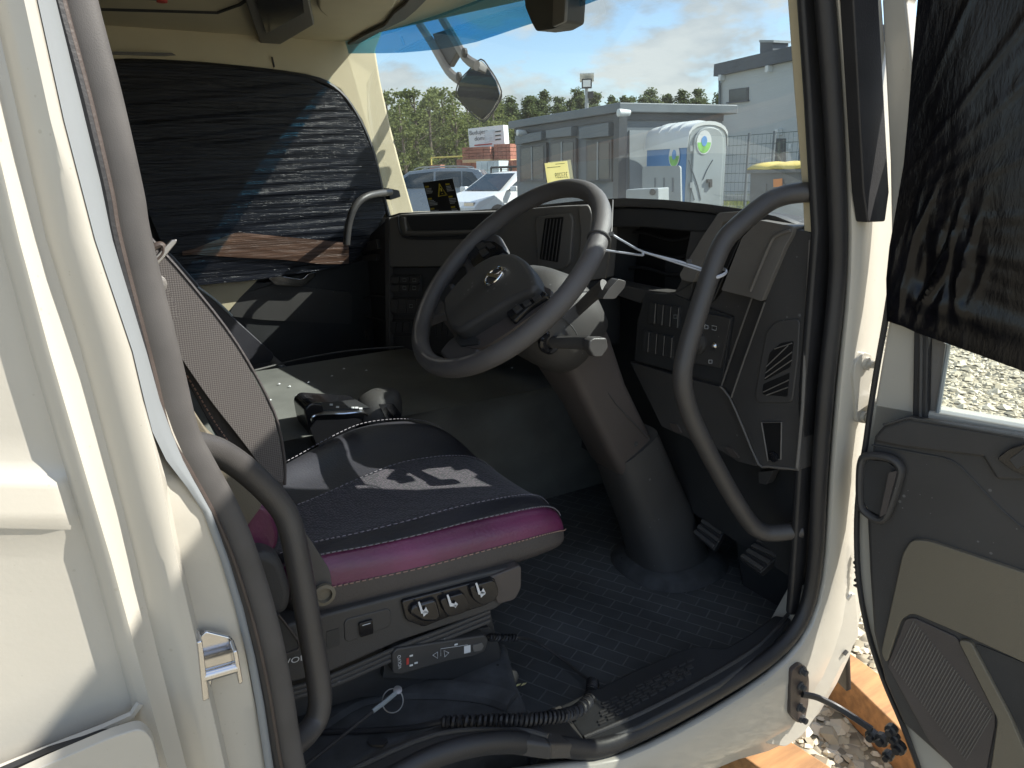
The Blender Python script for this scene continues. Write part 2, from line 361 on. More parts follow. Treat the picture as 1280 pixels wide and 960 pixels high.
def text_mb(mb, s, origin, ux, uy, size, mi=0, lift=None):
    cu = bpy.data.curves.new('t', 'FONT'); cu.body = s; cu.size = 1; o = bpy.data.objects.new('t', cu); col.objects.link(o)
    dg = bpy.context.evaluated_depsgraph_get(); me = bpy.data.meshes.new_from_object(o.evaluated_get(dg))
    mb.add([V(origin)+V(ux)*(v.co.x*size)+V(uy)*(v.co.y*size)+(lift or V((0, 0, 0))) for v in me.vertices], [tuple(p.vertices) for p in me.polygons], mi)
    bpy.data.objects.remove(o); bpy.data.meshes.remove(me); bpy.data.curves.remove(cu)
# ================================================================== the setting
GZ = -0.62
mb = MB(); S = 420.0
mb.add([(-S, -S, GZ), (S, -S, GZ), (S, S, GZ), (-S, S, GZ)], [(0, 1, 2, 3)])
g = mb.build('gravel_ground', 'gravel', smooth=False); g['kind'] = 'structure'
# loose stones where the photograph shows them
def stones(n, pick, smin, smax, seed):
    r = random.Random(seed); b = MB()
    for _ in range(n):
        x, y = pick(r); s = r.uniform(smin, smax)*(1 if r.random() < .85 else 1.8)
        R = Matrix.Rotation(r.uniform(0, 6.28), 3, 'Z') @ Matrix.Rotation(r.uniform(-.5, .5), 3, 'X')
        pts = [R @ V((q[0]*s*r.uniform(.75, 1.25), q[1]*s*r.uniform(.6, 1.1), q[2]*s*r.uniform(.45, .8))) for q in
               ((1, 0, 0), (.4, .9, 0), (-.5, .85, 0), (-1, 0, 0), (-.45, -.9, 0), (.5, -.85, 0), (.35, .2, .8), (-.4, -.1, .75))]
        c = V((x, y, GZ+s*.1)); b.add([c+p for p in pts], [(0, 1, 6), (1, 2, 7, 6), (2, 3, 7), (3, 4, 7), (4, 5, 6, 7), (5, 0, 6)])
    return b
b = stones(11000, lambda r: (r.uniform(.7, 3.4), r.uniform(-.6, 2.0)), .007, .019, 3)
b2 = stones(22000, lambda r: (r.uniform(2.8, 8.8), r.uniform(-.1, 4.6)), .009, .026, 4); b.add(b2.v, b2.f)
o = b.build('gravel_stones', 'stone', smooth=False, normals=False); tag(o, 'pale loose gravel stones lying around the cab', 'gravel'); o['kind'] = 'stuff'

# ================================================================== things far outside
def zat(px, py, dist):
    p = at_dist(px, dist); d = ray(px, py); return CAM.z + d.z/math.hypot(d.x, d.y)*math.hypot(p.x-CAM.x, p.y-CAM.y)
# office container ---------------------------------------------------
K = at_dist(775, 14.2); Lc = at_dist(646, 18.0); e = (Lc-K).normalized(); e2 = V((-e.y, e.x, 0))
if e2.dot(at_dist(905, 16.4)-K) < 0: e2 = -e2
Rc = K+e2*2.5; KB = V((K.x, K.y, GZ)); wl = (Lc-K).length
off_c = thing('office_container', 'flat-roofed anthracite site office container with three windows and roller shutter boxes', 'container', (K.x, K.y, GZ))
zt = zat(775, 141, 14.2)
PLL, PLR = PV(K, Lc), PV(K, Rc)
if PLL[1].dot(CAM-K) < 0: PLL = (PLL[0], -PLL[1])
if PLR[1].dot(CAM-K) < 0: PLR = (PLR[0], -PLR[1])
nl, nr = PLL[1], PLR[1]
mb = MB(); mb.prism([KB, V((Lc.x, Lc.y, GZ)), V((Lc.x, Lc.y, GZ))+e2*2.5, V((Rc.x, Rc.y, GZ))], (0, 0, zt-GZ)); mb.build('wall', 'anthracite', off_c)
mb = MB(); c0 = K-e*.12-e2*.12; mb.prism([V((p.x, p.y, zt)) for p in (c0, c0+e*(wl+.3), c0+e*(wl+.3)+e2*2.9, c0+e2*2.9)], (0, 0, .17)); rf = mb.build('roof', 'anthracite', off_c, bevel=.02)
mb = MB(); mb.prism([V((p.x, p.y, zt-.13)) for p in (K-e*.03-e2*.03, Lc-e2*.03, Lc+e2*2.4, Rc-e*.03)], (0, 0, .125)); mb.build('fascia', 'anthracite_dark', rf)
for wx in ([(652, 183), (685, 178), (685, 227), (652, 227)], [(690, 176), (722, 173), (722, 227), (690, 227)], [(735, 176), (767, 174), (767, 227), (735, 227)]):
    P = tr(wx, off(PLL, .02)); mb = MB(); mb.prism(P, nl*.05); wf = mb.build('window', 'anthracite_dark', off_c)
    mb = MB(); mb.prism(inset(P, .84), nl*.06); mb.build('pane', 'win_dark', wf)
    c = sum(P, V((0, 0, 0)))/4; mb = MB(); mb.box(c+nl*.065, e*.02, V((0, 0, (P[0]-P[3]).z*.45)), nl*.012); mb.build('mullion', 'zinc', wf)
for sx in ([(651, 170), (684, 164), (684, 175), (651, 181)], [(690, 163), (722, 158), (722, 170), (690, 173)], [(732, 160), (769, 153), (769, 170), (732, 174)]):
    mb = MB(); mb.prism(tr(sx, PLL), nl*.16); mb.build('shutter_box', 'anthracite', off_c, bevel=.01)
mb = MB(); mb.box(V((K.x, K.y, (zt+GZ)/2))+nl*.03+nr*.03, e*.09, e2*.09, V((0, 0, (zt-GZ)/2-.02))); mb.build('corner_post', 'anthracite_dark', off_c)
mb = MB(); mb.prism(tr([(786, 163), (858, 163), (858, 262), (786, 262)], PLR), nr*.025); mb.build('wall_panel', 'zinc', off_c)
for px, py in ((776, 141), (649, 166)):
    mb = MB(); p = T(px, py, off(PLL, .2)); mb.lathe(p, nl, [(.02, -.2), (.055, -.19), (.07, -.02), (.07, .05), (.05, .06)], n=12); mb.build('floodlight', 'potty_white', off_c)
# portable toilet ----------------------------------------------------
pc = at_dist(857, 13.2); vd = (pc-CAM); vd.z = 0; vd.normalize(); sd = V((vd.y, -vd.x, 0))
fa = (sd*.80+vd*.6).normalized(); sa = V((-fa.y, fa.x, 0))
if sa.dot(vd) < 0: sa = -sa
wf_, ws_ = .80, 1.20
po = thing('portable_toilet', 'blue and grey portable toilet with white arched roof and round logos', 'toilet', (pc.x, pc.y, GZ))
PF, PS = PV(pc, pc+fa), PV(pc, pc+sa); PF = (PF[0], PF[1] if PF[1].dot(CAM-pc) > 0 else -PF[1]); PS = (PS[0], PS[1] if PS[1].dot(CAM-pc) > 0 else -PS[1])
nf, ns = PF[1], PS[1]
zr = zat(860, 180, 13.2); ztop = zat(880, 151, 13.3); wf_ = (T(904, 200, PF)-T(857, 200, PF)).length; ws_ = (T(808, 200, PS)-T(857, 200, PS)).length
arch = [(0, zr)]+[(wf_*(.5-.5*math.cos(math.pi*i/10)), zr+(ztop-zr)*math.sin(math.pi*i/10)**.55) for i in range(1, 10)]+[(wf_, zr)]
P0 = V((pc.x, pc.y, 0))
mb = MB(); mb.prism([P0+V((0, 0, GZ))]+[P0+fa*a+V((0, 0, z-.05)) for a, z in arch]+[P0+fa*wf_+V((0, 0, GZ))], sa*ws_); mb.build('cabin', 'potty_blue', po)
mb = MB(); outer = [P0+fa*(a*1.06-.03*wf_)+V((0, 0, z)) for a, z in arch]; inn = [p+V((0, 0, -.06))*1 for p in outer]
rr_ = [[p+sa*k for p in (outer+inn[::-1])] for k in (-.06, ws_*.3, ws_*.6, ws_+.05)]
mb.loft(rr_); ro = mb.build('roof', 'potty_white', po)
for k in (.2, .45, .7):
    mb = MB(); mb.loft([[p+V((0, 0, .035))+sa*(ws_*k+q) for p in (outer[1:-1]+inn[1:-1][::-1])] for q in (0, .1)]); mb.build('rib', 'potty_white', ro)
D = [P0+fa*(wf_*.10)+V((0, 0, GZ+.1))]+[P0+fa*(wf_*(.5+(a/wf_-.5)*.8))+V((0, 0, z-.10)) for a, z in arch]+[P0+fa*(wf_*.90)+V((0, 0, GZ+.1))]
FR = [P0+V((0, 0, GZ+.02))]+[P0+fa*a+V((0, 0, z-.03)) for a, z in arch]+[P0+fa*wf_+V((0, 0, GZ+.02))]
mb = MB(); mb.prism(FR, nf*.05); mb.build('door_frame', 'potty_grey', po, bevel=.015)
mb = MB(); mb.prism([p+nf*.05 for p in D], nf*.035); dr = mb.build('door', 'potty_grey', po, bevel=.02)
def decal(pl, px, py, r, par):
    c = T(px, py, pl); u = V((0, 0, 1)); s_ = u.cross(pl[1]); mb = MB()
    ring = [c+(u*math.cos(a)*1.25+s_*math.sin(a))*r for a in [2*math.pi*i/20 for i in range(20)]]
    mb.prism(ring, pl[1]*.006, 0); mb.prism([c+pl[1]*.006+(q-c)*.9 for q in ring if (q-c).z < .1*r], pl[1]*.003, 1)
    mb.prism([c+pl[1]*.006+u*(.15*r+.6*r*math.cos(a))*.9+s_*.38*r*math.sin(a) for a in [2*math.pi*i/12 for i in range(12)]], pl[1]*.006, 2)
    mb.build('logo_sticker', ['potty_white', 'sticker_green', 'sticker_blue'], par)
decal(off(PF, .088), 880, 178, .16, dr); decal(off(PS, .012), 843, 195, .16, po)
for l in ([(861, 200), (866, 215), (872, 232), (876, 250)], [(891, 200), (884, 212), (879, 224)], [(863, 232), (868, 250)]):
    mb = MB(); mb.tube(cr(tr(l, off(PF, .088)), 4), .010, n=6); mb.build('door_groove', 'anthracite', dr)
mb = MB(); mb.prism(tr([(883, 224), (889, 224), (889, 234), (886, 234), (886, 228), (883, 228)], off(PF, .088)), nf*.03); mb.build('handle', 'ink', dr)
for py in (182, 228):
    mb = MB(); mb.prism(tr([(862, py), (865, py), (865, py+7), (862, py+7)], off(PF, .088)), nf*.02); mb.build('hinge', 'zinc', dr)
# grey panels leaning at the toilet
q0 = at_dist(806, 12.7); pl = PV(q0, at_dist(856, 12.4))
if pl[1].dot(CAM-q0) < 0: pl = (pl[0], -pl[1])
sp = thing('plastic_panel', 'grey moulded plastic panel standing against the blue toilet', 'panel', (q0.x, q0.y, GZ))
P = rnd(tr([(805, 208), (852, 207), (854, 330), (803, 330)], pl), .05); zmin = min(p.z for p in P)
P = [V((p.x, p.y, max(p.z, GZ))) for p in P]; mb = MB(); mb.prism(P, pl[1]*.06); mb.build('board', 'zinc', sp, bevel=.02)
for px in (819, 830, 841):
    mb = MB(); mb.prism(tr([(px-1, 222), (px+1, 222), (px+1, 240), (px-1, 240)], off(pl, .061)), pl[1]*.01); mb.build('slot', 'anthracite', sp)
q0 = at_dist(782, 11.8); pl = PV(q0, at_dist(823, 11.6)); pl = (pl[0], pl[1] if pl[1].dot(CAM-q0) > 0 else -pl[1])
bx_ = thing('grey_box', 'small grey metal box in front of the office container', 'box', (q0.x, q0.y, GZ))
P = [V((p.x, p.y, max(p.z, GZ))) for p in tr([(782, 237), (823, 235), (823, 340), (782, 340)], pl)]; mb = MB(); mb.prism(P, -pl[1]*.5); mb.build('body', 'zinc', bx_, bevel=.02)
mb = MB(); mb.lathe(T(816, 240, off(pl, .0)), pl[1], [(.05, -.01), (.05, .02), (.02, .025)], n=12); mb.build('lock', 'ink', bx_)
# wheeled bin ---------------------------------------------------------
b0, b1 = at_dist(937, 13.4), at_dist(1030, 12.6); pl = PV(b0, b1); pl = (pl[0], pl[1] if pl[1].dot(CAM-b0) > 0 else -pl[1]); nb = pl[1]
bn = thing('wheeled_bin', 'large dark grey wheeled waste bin with yellow lid and orange label', 'bin', (b0.x, b0.y, GZ))
zl = zat(960, 212, 13.2); bd = (b1-b0)
bot = [V((p.x, p.y, GZ+.18)) for p in (b0+bd*.05, b1-bd*.05, b1-bd*.05-nb*.8, b0+bd*.05-nb*.8)]
top = [V((p.x, p.y, zl)) for p in (b0, b1, b1-nb*1.0, b0-nb*1.0)]
mb = MB(); mb.loft([bot, top]); mb.build('body', 'bin_grey', bn, bevel=.03)
rows = []
for i in range(9):
    u = i/8; rows.append([b0-bd*.01+bd*1.02*u+nb*(.05-1.1*k)+V((0, 0, zl-b0.z+.01+.10*math.sin(math.pi*k)**.6+.012*(math.sin(u*19)))) for k in [j/8 for j in range(9)]])
mb = MB(); mb.grid(rows); mb.build('lid', 'bin_yellow', bn, thick=.03)
P = tr([(967, 224), (978, 223), (978, 233), (967, 234)], off(pl, .03)); mb = MB(); mb.prism(P, nb*.01); mb.build('label_sheet', 'orange_label', bn)
mb = MB(); mb.prism([p for p in [V((q.x, q.y, zl-.06)) for q in (b0-bd*.01, b1+bd*.01)]]+[V((q.x, q.y, zl)) for q in (b1+bd*.01, b0-bd*.01)], nb*.07); mb.build('rim', 'bin_grey', bn, bevel=.01)
for k in (.25, .5, .75):
    mb = MB(); c = b0+bd*k; mb.box(V((c.x, c.y, (zl+GZ)/2))+nb*.0, bd.normalized()*.02, nb*.025, V((0, 0, .45))); mb.build('rib', 'bin_grey', bn)
for k in (.12, .88):
    for q in (-.1, -.75):
        mb = MB(); c = b0+bd*k+nb*q; mb.lathe(V((c.x, c.y, GZ+.1))-bd.normalized()*.03, bd, [(.02, 0), (.1, 0), (.1, .05), (.02, .05)], n=14); mb.build('castor', 'tyre', bn)
mb = MB(); mb.tube(cr(tr([(1001, 215), (1008, 213), (1012, 222), (1006, 240)], off(pl, .06)), 4), .02, n=6); mb.build('lift_arm', 'bin_grey', bn)
# loose wheel in front of the bin
wc = at_dist(985, 11.4); wz = zat(985, 286, 11.4); rw = wz-GZ
wd = (CAM-wc); wd.z = 0; wd.normalize(); wd = (wd+V((wd.y, -wd.x, 0))*-.25).normalized(); c = V((wc.x, wc.y, GZ+rw))
wh = thing('loose_wheel', 'loose round steel wheel rim with bright bolts standing by the grey bin', 'wheel', (wc.x, wc.y, GZ))
mb = MB(); mb.lathe(c, wd, [(rw*.86, -.1), (rw*1.0, -.09), (rw*1.0, .07), (rw*.9, .1), (rw*.86, .07)], n=40); mb.build('tyre', 'galv', wh)
mb = MB(); mb.lathe(c, wd, [(.05, -.02), (rw*.88, -.02), (rw*.88, .06), (rw*.82, .07), (rw*.74, .0), (rw*.5, -.01), (rw*.46, .05), (rw*.3, .06), (.04, .06)], n=40); rm = mb.build('rim', 'galv', wh)
u = V((0, 0, 1)); s_ = u.cross(wd)
for i in range(10):
    a = 2*math.pi*i/10; mb = MB(); mb.lathe(c+(u*math.cos(a)+s_*math.sin(a))*rw*.38+wd*.05, wd, [(.026, 0), (.026, .03), (.01, .035)], n=6); mb.build('bolt', 'chrome', rm)
# house ----------------------------------------------------------------
h0 = at_dist(895, 39); h1 = h0+(at_dist(1000, 34.6)-h0)*2.4; PH = PV(h0, h1); PH = (PH[0], PH[1] if PH[1].dot(CAM-h0) > 0 else -PH[1]); nh = PH[1]; hd = (h1-h0).normalized()
hs_ = thing('flat_roofed_house', 'pale grey rendered two-storey house with dark flat roof edge and chimney', 'house', (h0.x, h0.y, GZ))
zh = zat(897, 95, 39)
mb = MB(); mb.prism([V((p.x, p.y, GZ)) for p in (h0, h1, h1-nh*9, h0-nh*9)], (0, 0, zh-GZ)); mb.build('wall', 'house_wall', hs_)
mb = MB(); mb.prism([V((p.x, p.y, zh)) for p in (h0+nh*.25-hd*.3, h1+nh*.25, h1-nh*9.3, h0-nh*9.3-hd*.3)], (0, 0, .56)); rf = mb.build('roof', 'roof_dark', hs_)
P = tr([(950, 52), (966, 52), (966, 76), (950, 76)], off(PH, -.3)); mb = MB(); mb.prism(P, -nh*.9); ch = mb.build('chimney', 'roof_dark', rf)
P = tr([(949, 50), (967, 50), (967, 53), (949, 53)], off(PH, -.25)); mb = MB(); mb.prism(P, -nh*1.0); mb.build('chimney_cap', 'zinc', rf)
for wx in ([(912, 112), (936, 109), (936, 125), (912, 128)],):
    P = tr(wx, off(PH, .01)); mb = MB(); mb.prism(P, nh*.04); wf = mb.build('window', 'anthracite_dark', hs_)
    mb = MB(); mb.prism(inset(P, .86), nh*.05); mb.build('pane', 'win_dark', wf)
    P2 = tr([(910, 128), (937, 125), (937, 126.5), (910, 129.5)], off(PH, .01)); mb = MB(); mb.prism(P2, nh*.14); mb.build('sill', 'roof_dark', wf)
P = tr([(969, 173), (982, 173), (982, 205), (969, 205)], off(PH, .01)); mb = MB(); mb.prism(P, nh*.05); dr = mb.build('door', 'anthracite_dark', hs_)
P = tr([(972, 178), (976, 178), (976, 202), (972, 202)], off(PH, .061)); mb = MB(); mb.prism(P, nh*.01); mb.build('pane', 'win_dark', dr)
mb = MB(); mb.tube([T(899.5, 98, off(PH, .1)), T(900, 232, off(PH, .1))], .06, n=8); mb.build('downpipe', 'anthracite', hs_)
for px, py in ((902, 97), (961, 86), (973, 165)):
    mb = MB(); c = T(px, py, off(PH, .15)); mb.box(c, hd*.09, nh*.14, V((0, 0, .13))); mb.build('wall_lamp', 'potty_white', hs_)
P = tr([(986, 180), (989, 180), (989, 186), (986, 186)], off(PH, .01)); mb = MB(); mb.prism(P, nh*.03); mb.build('notice_plate', 'potty_white', hs_)
# wire fence -------------------------------------------------------------
f0, f1 = at_dist(905, 21), at_dist(1060, 18.5); PFn = PV(f0, f1); zf = zat(936, 169, 20.5); fl = (f1-f0).length; fd = (f1-f0).normalized()
fe = thing('wire_fence', 'green wire mesh fence with dark posts in front of the grey house', 'fence', (f0.x, f0.y, GZ))
for k in (0.0, .215, .43, .645, .86):
    p = f0+(f1-f0)*k; mb = MB(); mb.box(V((p.x, p.y, (zf+GZ)/2)), fd*.03, V((-fd.y, fd.x, 0))*.03, V((0, 0, (zf-GZ)/2+.05))); mb.build('post', 'anthracite', fe)
mb = MB(); zn = 10
for i in range(zn): z = GZ+.05+(zf-GZ-.05)*i/(zn-1); mb.tube([V((f0.x, f0.y, z)), V((f1.x, f1.y, z))], .008, n=4, caps=False)
k = 0.0
while k < fl: p = f0+fd*k; mb.tube([V((p.x, p.y, GZ)), V((p.x, p.y, zf))], .0045, n=3, caps=False); k += .14
o = mb.build('wire_mesh', 'fence_wire', fe)
# kerb rails and grass behind the fence
r0_, r1_ = at_dist(900, 22.5), at_dist(1010, 20.8)
mb = MB()
for z in (.25, .55): mb.box(V(((r0_.x+r1_.x)/2, (r0_.y+r1_.y)/2, GZ+z)), (r1_-r0_)/2, V((.03, .03, 0)), V((0, 0, .07)))
o = mb.build('timber_rail', 'galv'); tag(o, 'low grey double rail beyond the wire fence', 'rail')
rg = random.Random(5); mb = MB()
for _ in range(5200):
    k = rg.random(); q = at_dist(895+130*k, rg.uniform(17.5, 30)); h = rg.uniform(.15, .55); a = rg.uniform(0, 6.28); dx, dy = math.cos(a)*.02, math.sin(a)*.02; lx, ly = rg.uniform(-.12, .12), rg.uniform(-.12, .12)
    mb.add([(q.x-dx, q.y-dy, GZ), (q.x+dx, q.y+dy, GZ), (q.x+lx, q.y+ly, GZ+h)], [(0, 1, 2)])
o = mb.build('grass_patch', 'leaf_grass', smooth=False, normals=False); tag(o, 'tufts of yellow-green grass along the wire fence', 'grass'); o['kind'] = 'stuff'
# lamp pole ---------------------------------------------------------------
lp = at_dist(733, 24); zl0 = zat(733, 100, 24)
po_ = thing('floodlight_pole', 'steel pole with square floodlight and solar panel behind the office container', 'lamp post', (lp.x, lp.y, GZ))
mb = MB(); mb.tube([V((lp.x, lp.y, GZ)), V((lp.x, lp.y, zl0))], .06, n=8); mb.build('pole', 'galv', po_)
vd = (CAM-lp); vd.z = 0; vd.normalize(); sd = V((vd.y, -vd.x, 0))
mb = MB(); c = V((lp.x, lp.y, zat(733, 105, 24)))+vd*.1; mb.box(c, sd*.16, vd*.05, V((0, 0, .14))); hd_ = mb.build('lamp_head', 'ink', po_)
mb = MB(); mb.box(c+vd*.055, sd*.12, vd*.006, V((0, 0, .1))); mb.build('lens', 'led', hd_)
mb = MB(); c = V((lp.x, lp.y, zat(733, 97, 24))); mb.box(c, sd*.22, (vd*.9+V((0, 0, .45))).normalized()*.22, V((0, 0, .012))); mb.build('solar_panel', 'board_white', po_)
mb = MB(); c = V((lp.x, lp.y, zat(730, 119, 24)))-sd*.12; mb.box(c, sd*.09, vd*.06, V((0, 0, .1))); mb.build('control_box', 'ink', po_)
# pallets of bricks, banner -------------------------------------------------
def pallet(px, dist, py_top, py_bot, wpx, m1, label, grp=None, nrow=4):
    p = at_dist(px, dist); zt_, zb = zat(px, py_top, dist), zat(px, py_bot, dist); wd_ = wpx*dist/890
    vd = (CAM-p); vd.z = 0; vd.normalize(); vd = (vd+V((vd.y, -vd.x, 0))*.45).normalized(); sd = V((vd.y, -vd.x, 0))
    t = thing('brick_pallet', label, 'brick pallet', (p.x, p.y, zb), grp)
    mb = MB(); mb.box(V((p.x, p.y, zb+.06)), sd*wd_/2, vd*wd_/2, V((0, 0, .06))); mb.build('pallet_base', 'wood_pale', t)
    nx = 4; hh = (zt_-zb-.12)/nrow
    for j in range(nrow):
        for i in range(nx):
            mb = MB(); c = V((p.x, p.y, zb+.12+hh*(j+.5)))+sd*wd_*((i+.5)/nx-.5)
            mb.box(c, sd*(wd_/nx/2-.008), vd*wd_/2, V((0, 0, hh/2-.008))); mb.build('brick_pack', m1, t)
grp = 'brick pallets'
pallet(604, 31, 184, 203, 37, 'brick_red', 'wide stack of dark red bricks under the white banner')
pallet(633, 30.5, 180, 203, 22, 'brick_red', 'stack of light red bricks next to the office container')
pallet(616, 29.5, 201, 250, 30, 'wrap_pale', 'pallet of blocks in pale blue wrap below the red bricks')
pallet(642, 30, 200, 250, 16, 'brick_red', 'tall red brick stack half hidden by the office container')
pallet(589, 33, 199, 258, 26, 'brick_red', 'low red brick stack left of the pale wrapped pallet')
pallet(547, 36, 206, 250, 14, 'brick_red', 'small separate red brick pile under the trees')
bp0 = at_dist(583, 32); bp1 = at_dist(632, 31.2); pl = PV(bp0, bp1); pl = (pl[0], pl[1] if pl[1].dot(CAM-bp0) > 0 else -pl[1])
bo = thing('banner_board', 'white advertising board with Polish lettering on top of the bricks', 'sign', (bp0.x, bp0.y, zat(600, 184, 31.6)))
P = tr([(585, 161), (629, 156), (631, 182), (587, 187)], pl); mb = MB(); mb.prism(P, -pl[1]*.5); bb = mb.build('board', 'board_white', bo)
mb = MB(); ux = (P[1]-P[0]).normalized(); uy = V((0, 0, 1)); ps = 31.5/890
text_mb(mb, 'Budujesz', T(586.5, 169, off(pl, .02)), ux, uy, 7*ps, 0); text_mb(mb, 'dom?', T(593, 176, off(pl, .02)), ux, uy, 7*ps, 0)
mb.prism(tr([(593, 181), (615, 179), (615, 180.5), (593, 182.5)], off(pl, .015)), pl[1]*.01, 1)
for k in (164, 169, 174): mb.prism(tr([(619, k), (626, k-1), (626, k+.6), (619, k+1.6)], off(pl, .015)), pl[1]*.01, 0)
mb.build('lettering', ['ink', 'print_red'], bb, smooth=False)
mb = MB(); mb.prism(tr([(606, 164), (618, 162.5), (618, 176), (606, 178)], off(pl, .012)), pl[1]*.01); mb.build('picture', 'wrap_pale', bb)
# yellow gas rail and dark rack
mb = MB(); q = [at_dist(540, 40), at_dist(598, 38)]; z1 = zat(560, 196, 39)
mb.tube([V((q[0].x, q[0].y, GZ)), V((q[0].x, q[0].y, z1)), V((q[1].x, q[1].y, z1)), V((q[1].x, q[1].y, GZ))], .05, n=6)
tag(mb.build('barrier_rail', 'rail_yellow'), 'thin yellow pipe rail in front of the trees', 'rail')
mb = MB(); q = [at_dist(614, 27), at_dist(650, 26.5)]; z1 = zat(630, 209, 27)
for k in (0, .35, .7, 1.0): p = q[0]+(q[1]-q[0])*k; mb.tube([V((p.x, p.y, GZ)), V((p.x, p.y, z1))], .04, n=6)
for z in (z1, GZ+.6): mb.tube([V((q[0].x, q[0].y, z)), V((q[1].x, q[1].y, z))], .04, n=6)
tag(mb.build('metal_rack', 'ink'), 'dark metal railing in front of the wrapped pallet', 'railing')
# cars ---------------------------------------------------------------------
def car(name, label, px, dist, head, prof, glassp, mats, half=.86, z0=GZ):
    p = at_dist(px, dist); t = thing(name, label, 'car', (p.x, p.y, z0)); c, s_ = math.cos(head), math.sin(head)
    def W(x, y, z): return V((p.x+c*x-s_*y, p.y+s_*x+c*y, z0+z))
    def hw(z): return half if z < .85 else half-(z-.85)*.33
    rings = []
    for y in (-1, -.93, -.6, 0, .6, .93, 1):
        k = 1 if abs(y) < .99 else .985
        rings.append([W(x*k, y*hw(z), z if abs(y) < .95 else z*.985+.01) for x, z in prof])
    mb = MB(); mb.loft(rings); mb.build('body', mats[0], t, ang=28)
    for sgn in (-1, 1):
        for gp in glassp:
            mb = MB(); mb.prism([W(x, sgn*(hw(z)+.004), z) for x, z in gp], W(0, sgn*.01, 0)-W(0, 0, 0)); mb.build('side_window', mats[1], t)
        for wx in (prof[0][0]+.85, prof[-1][0]-.8) if prof[0][0] < prof[-1][0] else (prof[-1][0]+.85, prof[0][0]-.8):
            mb = MB(); mb.lathe(W(wx, sgn*(half-.1), .32), W(0, sgn, 0)-W(0, 0, 0), [(.1, 0), (.33, 0), (.33, .12), (.22, .13)], n=20); wh_ = mb.build('wheel', 'tyre', t)
            mb = MB(); mb.lathe(W(wx, sgn*(half+.005), .32), W(0, sgn, 0)-W(0, 0, 0), [(.05, 0), (.21, .0), (.2, .03), (.05, .02)], n=20); mb.build('hubcap', 'steel', wh_)
    return t, W, hw
def hdg(px, dist, px2, dist2): a, b = at_dist(px, dist), at_dist(px2, dist2); return math.atan2(b.y-a.y, b.x-a.x)
h = hdg(690, 21.5, 583, 19)
t, W, hw = car('white_car', 'white hatchback parked behind the office container with nose showing', 634, 20.3, h,
    [(2.1, .3), (2.15, .6), (2.0, .74), (1.2, .93), (.95, .98), (.25, 1.40), (-.4, 1.47), (-1.4, 1.40), (-1.95, 1.0), (-2.05, .6), (-2.0, .3)],
    [[(.85, .98), (.22, 1.33), (-.3, 1.38), (-.3, .98)], [(-.4, .98), (-.4, 1.38), (-1.2, 1.33), (-1.6, 1.0)]], ['car_white', 'car_glass'])
mb = MB(); mb.prism([W(1.0, -.68, .985), W(.28, -.55, 1.405), W(.28, .55, 1.405), W(1.0, .68, .985)], (0, 0, .012)); mb.build('windscreen', 'car_glass', t)
for s_ in (-1, 1):
    mb = MB(); mb.box(W(.75, s_*.98, 1.02), W(.08, 0, 0)-W(0, 0, 0), W(0, .11, 0)-W(0, 0, 0), V((0, 0, .07))); mb.build('wing_mirror', 'car_white', t, bevel=.03)
    mb = MB(); mb.box(W(2.06, s_*.62, .68), W(.05, 0, 0)-W(0, 0, 0), W(0, .18, 0)-W(0, 0, 0), V((0, 0, .06))); mb.build('headlight', 'chrome', t, bevel=.02)
h = hdg(575, 24.2, 500, 24.6)
t, W, hw = car('silver_estate_car', 'silver-grey estate car with long tinted side windows behind the black warning card', 534, 24.5, h,
    [(2.4, .3), (2.45, .6), (2.25, .85), (1.3, 1.02), (.45, 1.56), (-.5, 1.64), (-1.5, 1.62), (-1.85, 1.55), (-2.25, 1.0), (-2.3, .5), (-2.25, .3)],
    [[(1.05, 1.03), (.45, 1.46), (-.35, 1.53), (-.35, 1.03)], [(-.42, 1.03), (-.42, 1.53), (-1.25, 1.52), (-1.25, 1.03)], [(-1.3, 1.03), (-1.3, 1.52), (-1.62, 1.48), (-1.95, 1.06)]], ['car_silver', 'car_glass'], half=.92)
for s_ in (-1, 1):
    mb = MB(); mb.tube(cr([W(.3, s_*.62, 1.60), W(0, s_*.62, 1.68), W(-1.2, s_*.62, 1.68), W(-1.5, s_*.62, 1.63)], 4), .02, n=6); mb.build('roof_rail', 'steel', t)
